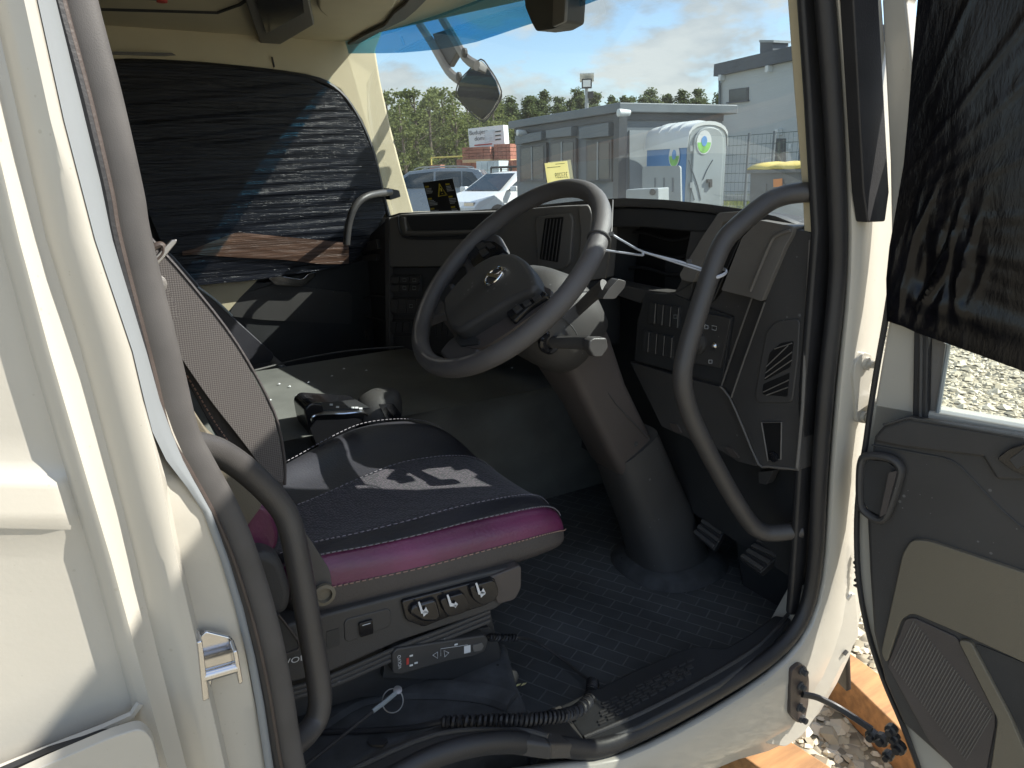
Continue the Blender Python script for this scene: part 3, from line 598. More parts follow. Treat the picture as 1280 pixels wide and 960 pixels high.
# trees ---------------------------------------------------------------------
def tree_mesh(seed, kind):
    r = random.Random(seed); tk = MB(); lf = MB(); H = 1.0
    tk.tube(cr([V((0, 0, -.02)), V((r.uniform(-.01, .01), r.uniform(-.01, .01), .35)), V((r.uniform(-.02, .02), 0, .7)), V((0, r.uniform(-.02, .02), .96))], 4), lambda t_: .016*(1-t_*.85)+.001, n=7)
    lobes = []
    nlobe = 46 if kind == 'birch' else 54
    for i in range(nlobe):
        h_ = r.uniform(.16, .97) if kind == 'birch' else r.uniform(.22, .99)
        if kind == 'birch': R = .20*math.sin(math.pi*min(1, (h_-.06)/.97)**.8)+.02
        else: R = .175*(1.03-h_)**.75*(1 if h_ > .3 else .75)
        a = r.uniform(0, 6.28); q = r.uniform(.35, 1.1)
        c = V((math.cos(a)*R*q, math.sin(a)*R*q, h_)); lobes.append((c, r.uniform(.035, .075)*(1 if kind == 'birch' else .8)))
        if i % 3 == 0: tk.tube([V((0, 0, max(.1, h_-.12))), c*.6+V((0, 0, (h_-.06)*.4)), c], lambda t_: .005*(1-t_)+.0012, n=5)
    for c, R in lobes:
        for _ in range(64):
            d = V((r.gauss(0, 1), r.gauss(0, 1), r.gauss(0, .8))).normalized()*R*r.uniform(.35, 1.15)
            p = c+d; s = r.uniform(.007, .015)
            n1 = V((r.gauss(0, 1), r.gauss(0, 1), r.gauss(0, 1))).normalized(); n2 = n1.cross(V((r.gauss(0, 1), r.gauss(0, 1), r.gauss(0, 1)))).normalized()
            lf.add([p-n1*s, p+n2*s*.8, p+n1*s, p-n2*s*.8], [(0, 1, 2, 3)])
    return tk.mesh('trunk', 'bark'), lf.mesh('crown', 'leaf_'+kind, smooth=False, normals=False)
TM = {k: [tree_mesh(11+i*7+(100 if k == 'pine' else 0), k) for i in range(4)] for k in ('birch', 'pine')}
rt = random.Random(21)
def tree(px, dist, py_top, kind, label, grp, fat=1.0, i=0):
    p = at_dist(px, dist); H = zat(px, py_top, dist)-GZ
    t = bpy.data.objects.new('birch_tree' if kind == 'birch' else 'pine_tree', None); col.objects.link(t); t.location = (p.x, p.y, GZ); t.rotation_euler.z = rt.uniform(0, 6.28)
    t.scale = (H*fat, H*fat, H); t['label'] = label; t['category'] = 'tree'; t['group'] = grp
    for me, nm in zip(TM[kind][i % 4], ('trunk', 'crown')):
        o = bpy.data.objects.new(nm, me); col.objects.link(o); o.parent = t
i = 0
for px, d, py in ((470, 46, 120), (490, 50, 106), (506, 44, 126), (522, 48, 110), (541, 45, 118), (558, 52, 104), (571, 46, 122), (586, 54, 112), (603, 58, 116), (618, 52, 122), (515, 60, 113), (550, 62, 110), (595, 64, 114)):
    tree(px, d, py, 'birch', 'tall pale green birch in the clump left of the brick pallets', 'birches left of the pallets', 1.35, i); i += 1
for k in range(17):
    px = 628+k*17+rt.uniform(-5, 5); tree(px, rt.uniform(78, 92), rt.uniform(119, 132)+(px-640)*-.012, 'pine', 'dark green pine in the forest edge behind the office container', 'pines at the forest edge', 1.5, i); i += 1
for k in range(14):
    px = 618+k*21+rt.uniform(-5, 5); tree(px, rt.uniform(96, 110), rt.uniform(113, 123)+(px-640)*-.012, 'pine', 'tall pine standing in the second row of the forest', 'pines in the second row', 1.4, i); i += 1
mb = MB(); rr_ = random.Random(9)
for _ in range(9000):
    px = rr_.uniform(430, 960); d = rr_.uniform(112, 122) if px > 600 else rr_.uniform(58, 66); p = at_dist(px, d); z = GZ+rr_.random()**.8*(zat(px, 150-(px-640)*.01, d)-GZ); s = rr_.uniform(.35, .8)*d/115
    n1 = V((rr_.gauss(0, 1), rr_.gauss(0, 1), rr_.gauss(0, 1))).normalized(); n2 = n1.cross(V((rr_.gauss(0, 1), rr_.gauss(0, 1), .3))).normalized(); c = V((p.x, p.y, z))
    mb.add([c-n1*s, c+n2*s, c+n1*s, c-n2*s], [(0, 1, 2, 3)])
o = mb.build('forest', 'leaf_pine', smooth=False, normals=False); tag(o, 'dense green wood filling in behind the single trees', 'forest'); o['kind'] = 'stuff'
# timber beams under the cab ----------------------------------------------------
def beam(l, z, h, m_, label):
    P = tr(l, PZ(z)); c = sum(P, V((0, 0, 0)))/len(P); mb = MB(); mb.prism(P, (0, 0, -h)); o = mb.build('timber_beam', m_, bevel=.006); tag(o, label, 'timber', 'timbers carrying the cab'); return o
beam([(870, 905), (918, 880), (1080, 985), (1020, 1010)], -.50, .12, 'wood', 'orange-brown squared timber lying on the gravel under the sill')
beam([(1010, 800), (1058, 812), (1200, 915), (1200, 985)], -.50, .12, 'wood', 'brown timber with pale top edge running under the open door')
# ================================================================== the truck cab: shell
CABLOC = V((.35, 1.05, -.38))
cab = thing('truck_cab', 'cream white truck cab with open driver door standing on timbers', 'truck cab', CABLOC)
YY = V((0, 1, 0)); ZZ = V((0, 0, 1)); XX = V((1, 0, 0))
# rear side panel with the pressed ribs and the door jamb, built as rows of a surface
def tab(*q): return list(q)
c1 = tab((-120, -125), (0, -72), (300, 0), (440, 38), (600, 85), (700, 115), (800, 142), (1010, 200))
c4 = tab((-120, -40), (0, -6), (150, 28), (300, 62), (440, 106), (560, 138), (684, 170), (800, 197), (900, 222), (1010, 250))
c6 = tab((-120, 18), (0, 46), (150, 79), (300, 118), (440, 165), (520, 184), (600, 205), (700, 224), (800, 248), (1010, 296))
c7 = tab((-120, 34), (0, 60), (150, 94), (300, 130), (440, 177), (520, 199), (580, 226), (640, 262), (700, 282), (800, 304), (900, 322), (1010, 338))
c8 = tab((-120, 48), (0, 73), (240, 132), (300, 144), (440, 186), (520, 208), (580, 234), (640, 267), (700, 289), (780, 313), (860, 330), (1010, 352))
rows = []; pys = [-120, -60, 0, 75, 150, 225, 300, 370, 440, 500, 540, 575, 592, 603, 612, 640, 650, 662, 700, 750, 800, 850, 900, 950, 1010]
for py in pys:
    em = -.010 if 600 < py < 652 else (-.004 if 590 < py < 665 else 0)
    low = min(1, max(0, (py-560)/120))
    cc = [(-420, -.045+em), (lin(c1, py)-30, -.045+em), (lin(c1, py), -.047), (lin(c1, py)+10, -.058), (lin(c1, py)+24, -.060), (lin(c1, py)+38, -.050), (lin(c4, py)-4, -.047),
          (lin(c4, py)+4, -.052), (lin(c4, py)+20, -.058), (lin(c6, py)-16, -.064), (lin(c6, py)-3, -.062), (lin(c6, py), -.056), (lin(c6, py)+3, -.040+.012*low), (lin(c7, py), -.026), (lin(c8, py), -.008), (lin(c8, py)+6, .02)]
    rows.append([T(x, py, PY(y)) for x, y in cc])
rows.insert(0, [V((p.x-.02, p.y, 1.68)) for p in rows[0]])
rows.append([V((p.x+.01, p.y, -.36)) for p in rows[-1]])
for r in rows: r.insert(0, V((-1.3, r[0].y, r[0].z)))
mb = MB(); mb.grid(rows); side = mb.build('side_panel', 'cream_paint', cab, ang=50, normals=True)
pysj = [-60, 0, 75, 150, 225, 300, 370, 440, 500, 540, 575, 610, 640, 665, 700, 760, 820, 880, 950, 1010]
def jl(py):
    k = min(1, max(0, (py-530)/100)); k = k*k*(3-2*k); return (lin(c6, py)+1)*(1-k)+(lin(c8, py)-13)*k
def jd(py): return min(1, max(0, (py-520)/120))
mb = MB(); mb.grid([[T(jl(py), py, PY(-.0575+.028*jd(py))), T(jl(py)*.65+lin(c8, py)*.35, py, PY(-.050+.018*jd(py))), T(jl(py)*.3+lin(c8, py)*.7, py, PY(-.043+.012*jd(py))), T(lin(c8, py)-2, py, PY(-.016))] for py in pysj]); mb.build('jamb_shade_strip', 'jamb_shade_grey', side, ang=70)  # grey strip: shade on the painted jamb put into its colour
# flap below with its dark gap
mb = MB(); mb.prism(rnd(tr([(-120, 1040), (60, 955), (140, 921), (176, 910), (190, 922), (199, 955), (215, 1040)], PY(-.105)), .008), YY*.014); mb.build('lower_flap', 'cream_paint', cab, bevel=.003)
mb = MB(); mb.prism(tr([(-80, 1000), (60, 941), (128, 917), (150, 915), (140, 935), (60, 975), (-60, 1030)], PY(-.066)), YY*.012); mb.build('flap_gap', 'rubber_dark', cab)
mb = MB(); mb.tube(tr([(-60, 985), (60, 936), (130, 909), (165, 893), (176, 878)], PY(-.056)), .004, n=6); mb.build('panel_fold', 'cream_paint', cab)
# bolt low on the jamb
mb = MB(); mb.prism(tr([(270, 905), (277, 925), (283, 960), (272, 960)], PY(-.04)), YY*-.002); mb.build('jamb_plate', 'steel', cab)
# sill and front pillar skin
st = [(520, 1010), (640, 950), (745, 952), (800, 932), (880, 890), (960, 840), (1000, 800), (1021, 752), (1030, 690), (1034, 600), (1043, 480), (1055, 380), (1059, 300), (1054, 150), (1042, 0), (1034, -90)]
o1 = [(540, 1040), (650, 985), (765, 975), (822, 950), (892, 912), (968, 866), (1015, 822), (1040, 765), (1050, 695), (1054, 600), (1063, 480), (1074, 380), (1078, 300), (1070, 150), (1056, 0), (1048, -90)]
o2 = [(560, 1060), (665, 1000), (775, 985), (834, 960), (905, 922), (985, 905), (1030, 850), (1056, 780), (1062, 695), (1066, 600), (1076, 480), (1086, 380), (1090, 300), (1080, 150), (1066, 0), (1058, -90)]
o3 = [(580, 1090), (680, 1030), (790, 1010), (850, 985), (918, 945), (1000, 935), (1050, 850), (1076, 790), (1082, 695), (1090, 600), (1100, 480), (1112, 380), (1118, 300), (1112, 150), (1102, 0), (1094, -90)]
dep = lambda i, a, b: a if i < 6 else b
rows = []
for i in range(len(st)):
    rows.append([T(*st[i], PY(.02)), T(st[i][0], st[i][1], PY(-.004)), T((st[i][0]*2+o1[i][0])/3, (st[i][1]*2+o1[i][1])/3, PY(-.016)), T(*o1[i], PY(-.022)), T(*o2[i], PY(-.018)), T(o2[i][0]*.6+o3[i][0]*.4, o2[i][1]*.6+o3[i][1]*.4, PY(dep(i, -.02, .004))), T(*o3[i], PY(dep(i, .0, .012)))])
rows.append([V((p.x-.13, p.y, 1.56)) for p in rows[-1]])
mb = MB(); mb.grid(rows); mb.build('sill_and_front_pillar', 'cream_paint', cab, ang=60, sub=1)
# lower lobe of the hinge pillar
P = tr([(905, 905), (930, 905), (958, 930), (982, 934), (1003, 920), (1022, 893), (1037, 862), (1052, 832), (1074, 795), (1070, 740), (1040, 760), (1010, 815), (960, 860)], PY(-.012))
mb = MB(); mb.prism(rnd(P, .012), YY*.10); mb.build('pillar_foot', 'cream_paint', cab, bevel=.006)
for q in ([(966, 889), (969, 885), (972, 887), (969, 891)], [(1055, 818), (1059, 813), (1061, 815), (1057, 820)]):
    mb = MB(); mb.prism(tr(q, PY(-.017)), YY*.004); mb.build('drain_slot', 'ink', cab)
# hinge with bolts
mb = MB(); mb.prism(rnd(tr([(1070, 452), (1080, 440), (1090, 443), (1094, 470), (1088, 480), (1084, 530), (1072, 528), (1067, 470)], PY(-.026)), .006), YY*.014); hg = mb.build('hinge_plate', 'cream_paint', cab, bevel=.003)
for px, py, r in ((1083, 454, .012), (1079, 520, .009), (1085, 520, .007)):
    mb = MB(); mb.lathe(T(px, py, PY(-.026)), -YY, [(r, 0), (r, .006), (r*.6, .007), (r*.55, .014), (.001, .014)], n=12); mb.build('bolt', 'cream_paint', hg)
# black strip on the pillar
mb = MB(); mb.prism(tr([(1058, -90), (1092, -90), (1099, 0), (1112, 240), (1107, 277), (1085, 278), (1080, 240), (1067, 0)], PY(-.040)), YY*.022); mb.build('pillar_strip', 'rubber_dark', cab, bevel=.003)
# rubber door seal all round the opening
sb = [(62, -120), (90, 0), (122, 120), (150, 240), (161, 300), (202, 460), (222, 540), (243, 582), (275, 640), (300, 700), (325, 780), (343, 860), (358, 950), (375, 1015)]
sf = [(400, 1030), (470, 985), (545, 945), (620, 928), (690, 932), (745, 936), (800, 915), (875, 876), (950, 830), (990, 793), (1011, 750), (1020, 690), (1024, 600), (1033, 480), (1044, 380), (1048, 300), (1042, 150), (1031, 0), (1023, -90)]
P = [V((.05, 0, 1.52)), V((-.02, 0, 1.49)), V((-.0, 0, 1.2))]+tr([(x+3, y) for x, y in sb]+sf[:1], PY(0))
mb = MB(); mb.tube(cr(P, 6), (.008, .0172), n=16, flat=YY); mb.build('door_seal', 'rubber', cab)
P = tr(sf, PY(0))+[V((.84, 0, 1.40)), V((.74, 0, 1.51)), V((.05, 0, 1.52))]
mb = MB(); mb.tube(cr(P, 6), (.013, .0170), n=14, flat=YY); mb.build('door_seal', 'rubber_dark', cab)
Pg = tr([(x-18+(4 if y > 560 else 0), y+(6 if y > 560 else 0)) for x, y in sb], PY(-.016)); mb = MB(); mb.tube(cr(Pg, 5), .0062, n=8); mb.build('seal_lip', 'rubber_dark', cab)
Pg = tr([(x-12+(4 if y > 560 else 0), y+(4 if y > 560 else 0)) for x, y in sb], PY(-.018)); mb = MB(); mb.tube(cr(Pg, 5), .0030, n=8); mb.build('seal_lip', 'bracket', cab)
# roof, header, back wall, floor pan, front panel
mb = MB(); mb.abox(-1.3, 1.06, -.03, 2.25, 1.56, 1.70); mb.build('roof', 'cream_paint', cab, bevel=.03)
mb = MB(); mb.abox(-1.3, .80, -.03, .025, 1.52, 1.559); mb.build('roof_rail', 'cream_paint', cab)
mb = MB(); mb.prism([V((1.23, .03, -.168)), V((1.31, .30, -.168)), V((1.36, 1.0, -.168)), V((1.30, 2.15, -.168)), V((1.32, 2.15, -.168)), V((1.38, 1.0, -.168)), V((1.33, .30, -.168)), V((1.25, .03, -.168))], (0, 0, .55)); mb.build('firewall', 'plastic_deep', cab)
mb = MB(); mb.abox(-.70, -.64, .0, 2.2, -.16, 1.56); mb.build('back_wall', 'door_beige', cab)
mb = MB(); mb.abox(-1.25, 1.2, .06, 2.2, -.38, -.17); mb.build('floor_pan', 'plastic', cab)
def xb(y): return 1.068+.045*y/2.1+.185*(1-((y-1.05)/1.08)**2)
def wsx(y, z): return xb(y)-(z-.66)*.22
ys = [.03+i*(2.17-.03)/20 for i in range(21)]
mb = MB(); mb.grid([[V((wsx(y, z)+.0, y, z)) for y in ys] for z in [-.35, 0, .3, .55, .64]]); mb.build('front_panel', 'plastic_deep', cab, thick=.012)
mb = MB(); mb.grid([[V((wsx(y, z), y, z)) for y in ys] for z in [.62+i*.74/6 for i in range(7)]]); ws = mb.build('windscreen', 'windscreen_glass', cab, normals=False)
tb = sorted([(q.y, q.z) for q in tr([(474, 70), (500, 71), (540, 69), (575, 64), (612, 55), (660, 38), (705, 24)], PX(1.2))]); tb = [(0.0, tb[0][1]-.02)]+tb
mb = MB(); mb.grid([[V((wsx(y, lin(tb, y)+(1.37-lin(tb, y))*k)-.004, y, lin(tb, y)+(1.37-lin(tb, y))*k)) for y in [.03+i*(2.118-.03)/20 for i in range(21)]] for k in (0, .5, 1)]); mb.build('tint_band', 'tint_blue', ws, normals=False)
mb = MB(); mb.grid([[V((wsx(y, z)+(.0 if z < 1.4 else -.05), y, z)) for y in ys] for z in (1.345, 1.40, 1.6)]); mb.build('front_header', 'cream_paint', cab, thick=.02)
# ceiling lockers / headliner
hf = tr([(478, 41), (540, 27), (600, 14), (660, 1), (720, -12), (800, -34), (900, -66)], PZ(1.30))
P = [V((-.63, 2.19, 1.3)), V((hf[0].x, 2.19, 1.3))]+hf+[V((.86, .03, 1.3)), V((-.63, .03, 1.3))]
mb = MB(); mb.prism(P, (0, 0, .12)); hl = mb.build('headliner', 'beige', cab, bevel=.012)
mb = MB(); mb.tube(tr([(60, 10), (130, 11), (272, 15), (300, 5), (318, -8)], PZ(1.299)), .006, n=6); mb.build('locker_gap', 'ink', hl)
P = tr([(300, -40), (305, -10), (328, 58), (340, 54), (392, 22), (386, -10), (380, -40)], PZ(1.299)); mb = MB(); mb.prism(P, (0, 0, -.022)); ob = mb.build('overhead_box', 'plastic_grey', hl, bevel=.006)
P = tr([(318, -40), (320, 0), (333, 40), (380, 14), (374, -40)], PZ(1.276)); mb = MB(); mb.prism(P, (0, 0, -.004)); mb.build('overhead_screen', 'plastic_gloss', hl)
P = tr([(396, -20), (396, 2), (408, 14), (440, 14), (490, 4), (502, -20)], PZ(1.299)); mb = MB(); mb.prism(rnd(P, .03), (0, 0, -.02)); mb.build('overhead_pocket', 'beige', hl, bevel=.01)
P = tr([(434, 52), (455, 40), (480, 28), (492, 12), (505, 2), (520, -18), (545, -18), (520, 8), (506, 20), (478, 34), (450, 50)], PZ(1.297)); mb = MB(); mb.prism(P, (0, 0, -.012)); mb.build('visor_rail', 'plastic', hl, bevel=.003)
P = tr([(130, 64), (215, 66), (220, 69), (205, 70), (135, 68)], PY(2.10)); mb = MB(); mb.prism(P, (0, .005, 0)); mb.build('grab_slot', 'plastic_grey', cab)
mb = MB(); mb.tube(tr([(110, -8), (202, 0), (204, 1)], PZ(1.297)), .003, n=6); mb.build('locker_seam', 'plastic_grey', hl)
for q in ([(203, 0), (206, 2)],):
    mb = MB(); mb.lathe(T(202, 0, PZ(1.298)), -ZZ, [(.016, 0), (.014, .006), (.002, .008)], n=12); mb.build('red_button', 'print_red', hl)
# passenger-side trim round the covered window, with the front pillar
P = tr([(60, 8), (200, 10), (330, 14), (420, 20), (462, 30), (480, 36), (470, 62), (476, 100), (488, 155), (502, 210), (519, 270), (484, 272), (478, 240), (467, 192), (450, 150), (424, 113), (382, 94), (250, 79), (142, 76), (120, 90), (132, 130), (200, 330), (60, 330)], PY(2.13))
mb = MB(); mb.prism(P, (0, .10, 0)); mb.build('window_surround', 'beige', cab, bevel=.012, seg=3)
mb = MB(); mb.tube(tr([(340, 71), (343, 84)], PY(2.127)), .003, n=6); mb.build('trim_joint', 'ink', cab)
mb = MB(); mb.tube(cr(tr([(122, 92), (142, 78), (250, 81), (382, 96), (424, 115), (450, 152), (467, 194), (478, 242), (486, 270)], PY(2.125)), 4), .010, n=8); mb.build('window_rubber', 'rubber_dark', cab)
P = tr([(484, 262), (507, 180), (512, 205), (519, 270)], PY(2.12)); 
mb = MB(); mb.prism([V((-.64, 2.2, -.38)), V((1.2, 2.2, -.38)), V((1.2, 2.2, .60)), V((1.10, 2.2, .70)), V((1.02, 2.2, 1.30)), V((1.0, 2.2, 1.56)), V((-.64, 2.2, 1.56))], YY*.07); mb.build('passenger_side_wall', 'plastic_deep', cab)
# driver-side front pillar trim
mb = MB(); mb.prism(tr([(996, -60), (1006, -60), (1014, 120), (1022, 240), (1025, 288), (1019, 298), (1017, 240), (1007, 110)], PY(.036)), YY*.022); mb.build('front_pillar_trim', 'beige', cab, bevel=.003)
mb = MB(); mb.prism(tr([(1000, -60), (1024, -60), (1035, 150), (1041, 300), (1036, 400), (1027, 480), (1016, 610), (1010, 700), (998, 770), (988, 770), (994, 690), (1000, 590), (1006, 480), (1014, 380), (1021, 290), (1012, 120)], PY(.020)), YY*.014); mb.build('pillar_lining', 'rubber_dark', cab, bevel=.006)
# striker
P = tr([(243, 832), (246, 795), (256, 785), (288, 793), (292, 800), (294, 822), (268, 835), (262, 858), (250, 858)], PY(-.034))
sk = MB().prism(rnd(P, .003), YY*-.006).build('striker', 'chrome', cab, bevel=.002)
mb = MB(); mb.prism(tr([(242, 788), (249, 786), (258, 858), (249, 862)], PY(-.042)), YY*-.022); mb.build('striker_flange', 'chrome', sk, bevel=.002)
mb = MB(); mb.prism(tr([(286, 800), (292, 798), (299, 838), (294, 842)], PY(-.042)), YY*-.022); mb.build('striker_flange', 'chrome', sk, bevel=.002)
mb = MB(); mb.tube([T(254, 845, PY(-.058)), T(296, 833, PY(-.058))], .0065, n=12); mb.build('striker_pin', 'chrome', sk)
# door check strap
P = tr([(988, 860), (990, 838), (1000, 829), (1009, 834), (1012, 850), (1011, 880), (1006, 903), (997, 904), (988, 893)], PY(-.026))
ck_ = MB().prism(rnd(P, .008), YY*.012).build('check_bracket', 'bracket', cab, bevel=.002)
for px, py in ((1002, 838), (1000, 857), (999, 884), (1002, 898)):
    mb = MB(); mb.lathe(T(px, py, PY(-.026)), -YY, [(.009, 0), (.009, .003), (.006, .004), (.006, .012), (.001, .013)], n=8); mb.build('bolt', 'ink', ck_)
# ---------------------------------------------------------------- driver door
DA = math.radians(-80); dd = V((math.cos(DA), math.sin(DA), 0)); dn = V((dd.y, -dd.x, 0)); H0 = V((1.115, -.04, 0)); PD = (H0, dn)
def DW(s, z, k=0): return H0+dd*s+V((0, 0, z))+dn*k
def dsz(px, py, k=0): q = T(px, py, off(PD, k)); return ((q-H0).dot(dd), q.z)
if dn.dot(CAM-H0) < 0: raise Exception
rub = [(1118, 330), (1107, 400), (1098, 450), (1089, 505), (1082, 555), (1076, 592), (1071, 650), (1073, 720), (1084, 785), (1104, 848), (1128, 905), (1150, 965), (1165, 1010)]
skin = [(1080, 560), (1073, 592), (1069, 650), (1071, 720), (1082, 787), (1102, 850), (1126, 908), (1150, 970), (1165, 1010)]
ps = [dsz(*q, -.012) for q in skin]
P = [DW(s, z, -.012) for s, z in ps]+[DW(.4, -.34, -.012), DW(1.05, -.30, -.012), DW(1.05, .44, -.012), DW(.0, .40, -.012)]
drv = MB().prism(P, -dn*.05).build('driver_door', 'cream_paint', cab, bevel=.006)
mb = MB(); mb.tube(cr(tr(rub, PD), 4), .005, n=8); mb.build('door_rubber', 'rubber_dark', drv)
# window frame: front post with white cover, run channel, glass
fr = [dsz(*q) for q in [(1078, 580), (1090, 505), (1107, 402), (1110, 300), (1108, 200), (1103, 100), (1098, 0)]]
fi = [dsz(*q) for q in [(1136, 580), (1140, 525), (1142, 420), (1147, 300), (1147, 200), (1139, 100), (1129, 0)]]
mb = MB(); mb.prism([DW(s, z, -.012) for s, z in fr]+[DW(.0, 1.28, -.012), DW(.10, 1.35, -.012), DW(.20, 1.43, -.012), DW(.40, 1.55, -.012), DW(.58, 1.635, -.012), DW(.68, 1.66, -.012), DW(.86, 1.69, -.012), DW(1.0, 1.68, -.012), DW(1.05, 1.62, -.012), DW(1.05, .4, -.012), DW(.98, .4, -.012), DW(.98, 1.56, -.012), DW(.90, 1.61, -.012), DW(.68, 1.59, -.012), DW(.50, 1.53, -.012), DW(.31, 1.42, -.012), DW(.14, 1.31, -.012), DW(.09, 1.24, -.012)]+[DW(s, z, -.012) for s, z in fi[::-1]], -dn*.035); mb.build('window_frame', 'cream_paint', drv, bevel=.004)
P = tr([(1142, 400), (1161, 400), (1158, 530), (1140, 530)], off(PD, -.004)); mb = MB(); mb.prism(P, -dn*.02); mb.build('run_channel', 'rubber_dark', drv, bevel=.003)
mb = MB(); mb.tube(tr([(1152, 400), (1150, 528)], off(PD, -.002)), .003, n=6); mb.build('channel_lip', 'plastic', drv)
P = tr([(1162, 415), (1182, 430), (1168, 530), (1158, 530)], off(PD, -.02)); mb = MB(); mb.prism(P, -dn*.01); mb.build('channel_felt', 'plastic_grey', drv)
mb = MB(); mb.prism([DW(.03, .36, -.03), DW(.98, .36, -.03), DW(.98, 1.60, -.03), DW(.69, 1.61, -.03), DW(.31, 1.44, -.03), DW(.12, 1.32, -.03)], -dn*.004); mb.build('window_glass', 'window_glass', drv)
mb = MB(); mb.tube(tr([(1186, 430), (1170, 530)], off(PD, -.018)), .0035, n=6); mb.build('quarter_bar', 'zinc', drv)
# trim
ps = [dsz(*q, .012) for q in [(1090, 556), (1092, 546), (1104, 532), (1135, 522)]]; pe = [dsz(*q, .012) for q in [(1128, 905), (1105, 852), (1091, 790), (1086, 715), (1083, 650)]]
P = [DW(s, z, .012) for s, z in ps]+[DW(.6, .43, .012), DW(.98, .46, .012), DW(.98, -.24, .012), DW(.34, -.27, .012)]+[DW(s, z, .012) for s, z in pe]
trm = MB().prism(P, -dn*.024).build('door_trim', 'plastic', drv, bevel=.008, seg=3)
P = tr([(1091, 552), (1094, 545), (1105, 533), (1135, 524), (1200, 534), (1290, 548), (1400, 566), (1400, 640), (1290, 602), (1245, 600), (1228, 572), (1180, 566), (1130, 560)], off(PD, .022)); mb = MB(); mb.prism(P, -dn*.012); mb.build('door_top_pad', 'plastic', drv, bevel=.006, seg=3)
mb = MB(); mb.tube(cr(tr([(1090, 556), (1150, 567), (1190, 576), (1215, 598), (1250, 635), (1290, 670)], off(PD, .013)), 4), .0018, n=6); mb.build('trim_groove', 'ink', drv)
mb = MB(); mb.tube(tr([(1104, 531), (1135, 522), (1280, 548)], off(PD, .023)), .002, n=6); mb.build('pad_seam', 'ink', drv)
L_ = tr([(1077, 578), (1084, 570), (1110, 572), (1124, 582), (1124, 598), (1110, 640), (1100, 650), (1084, 642), (1076, 630), (1075, 600)], off(PD, .024))
mb = MB(); mb.tube(cr(L_, 4, True), (.008, .007), n=10, closed=True, flat=dn); pull = mb.build('door_pull', 'plastic', drv)
mb = MB(); mb.prism(inset(L_, .86), -dn*.02); mb.build('pull_recess', 'plastic_deep', pull)
mb = MB(); mb.prism(rnd(tr([(1112, 590), (1122, 588), (1108, 642), (1100, 646)], off(PD, .031)), .003), dn*.003); mb.build('pull_accent', 'plastic_brown', pull)
P = tr([(1128, 692), (1139, 675), (1160, 676), (1280, 716), (1420, 764), (1420, 905), (1275, 826), (1212, 797), (1140, 766), (1126, 775), (1108, 830), (1101, 816)], off(PD, .020)); mb = MB(); mb.prism(rnd(P, .01), -dn*.012); mb.build('trim_insert', 'door_beige', drv, bevel=.004)
P = tr([(1197, 800), (1213, 802), (1262, 895), (1300, 985), (1235, 985), (1247, 900)], off(PD, .021)); mb = MB(); mb.prism(rnd(P, .008), -dn*.012); mb.build('insert_rib', 'door_beige', drv, bevel=.003)
P = tr([(1109, 832), (1131, 774), (1142, 772), (1196, 797), (1244, 893), (1244, 908), (1228, 990), (1195, 965), (1160, 925)], off(PD, .016)); mb = MB(); mb.prism(rnd(P, .006), -dn*.01); spk = mb.build('speaker_grille', 'plastic_brown', drv, bevel=.003)
mb = MB()
for i in range(34):
    t_ = i/33; a = V((1112+t_*92, 832+t_*118-0, 0)); b_ = V((1142+t_*100, 776+t_*118, 0)); mb.tube([T(a.x+3, a.y, off(PD, .0165)), T(min(b_.x, 1240), b_.y, off(PD, .0165))], .0009, n=4)
o = mb.build('grille_slats', 'plastic_grey', spk); o['kind'] = 'stuff'
P = tr([(1217, 803), (1283, 830), (1400, 880), (1400, 1000), (1310, 960), (1268, 900)], off(PD, .014)); mb = MB(); mb.prism(rnd(P, .01), -dn*.004); mb.build('door_pocket', 'plastic_deep', drv)
P = tr([(1247, 572), (1262, 560), (1300, 548), (1300, 600), (1268, 588)], off(PD, .026)); mb = MB(); mb.prism(rnd(P, .005), dn*.006); sw = mb.build('window_switches', 'plastic_gloss', drv, bevel=.002)
mb = MB(); mb.prism(tr([(1262, 574), (1280, 560), (1300, 556), (1300, 570), (1272, 586)], off(PD, .033)), dn*.003); mb.build('switch_rocker', 'plastic', sw, bevel=.001)
# check strap bar and its bracket on the door
mb = MB(); mb.tube(cr([T(1003, 868, PY(-.03)), T(1022, 872, PY(-.045)), T(1050, 886, PY(-.07)), T(1090, 912, off(PD, .004))], 5), (.007, .005), n=8); mb.build('check_strap', 'rubber_dark', ck_)
mb = MB(); c = T(1107, 925, off(PD, .002))
for px, py, r in ((1092, 917, .012), (1104, 922, .013), (1116, 910, .011), (1125, 932, .013), (1112, 942, .010), (1120, 920, .009)): mb.lathe(T(px, py, off(PD, -.004)), dn, [(r, 0), (r, .012), (r*.6, .014), (r*.55, .022), (.001, .022)], n=10)
mb.build('strap_bracket', 'rubber_dark', ck_)
mb = MB()
hp = [T(1073+4*math.sin(k*1.9), 690+k*2.2, PY(-.02)) for k in range(22)]; mb.tube(hp, lambda t_: .006+.002*math.sin(t_*130), n=8); mb.build('cable_bellows', 'rubber_dark', cab)
# ================================================================== the cab: inside
def prism(name, l, pl, ext, m_, par=cab, r=0, bevel=0, seg=2):
    P = tr(l, pl); P = rnd(P, r) if r else P
    return MB().prism(P, ext, 0).build(name, m_, par, bevel=bevel, seg=seg)
def tubep(name, l, pl, r, m_, par=cab, k=4, n=8, closed=False):
    return MB().tube(cr(tr(l, pl), k, closed), r, n=n, closed=closed).build(name, m_, par)
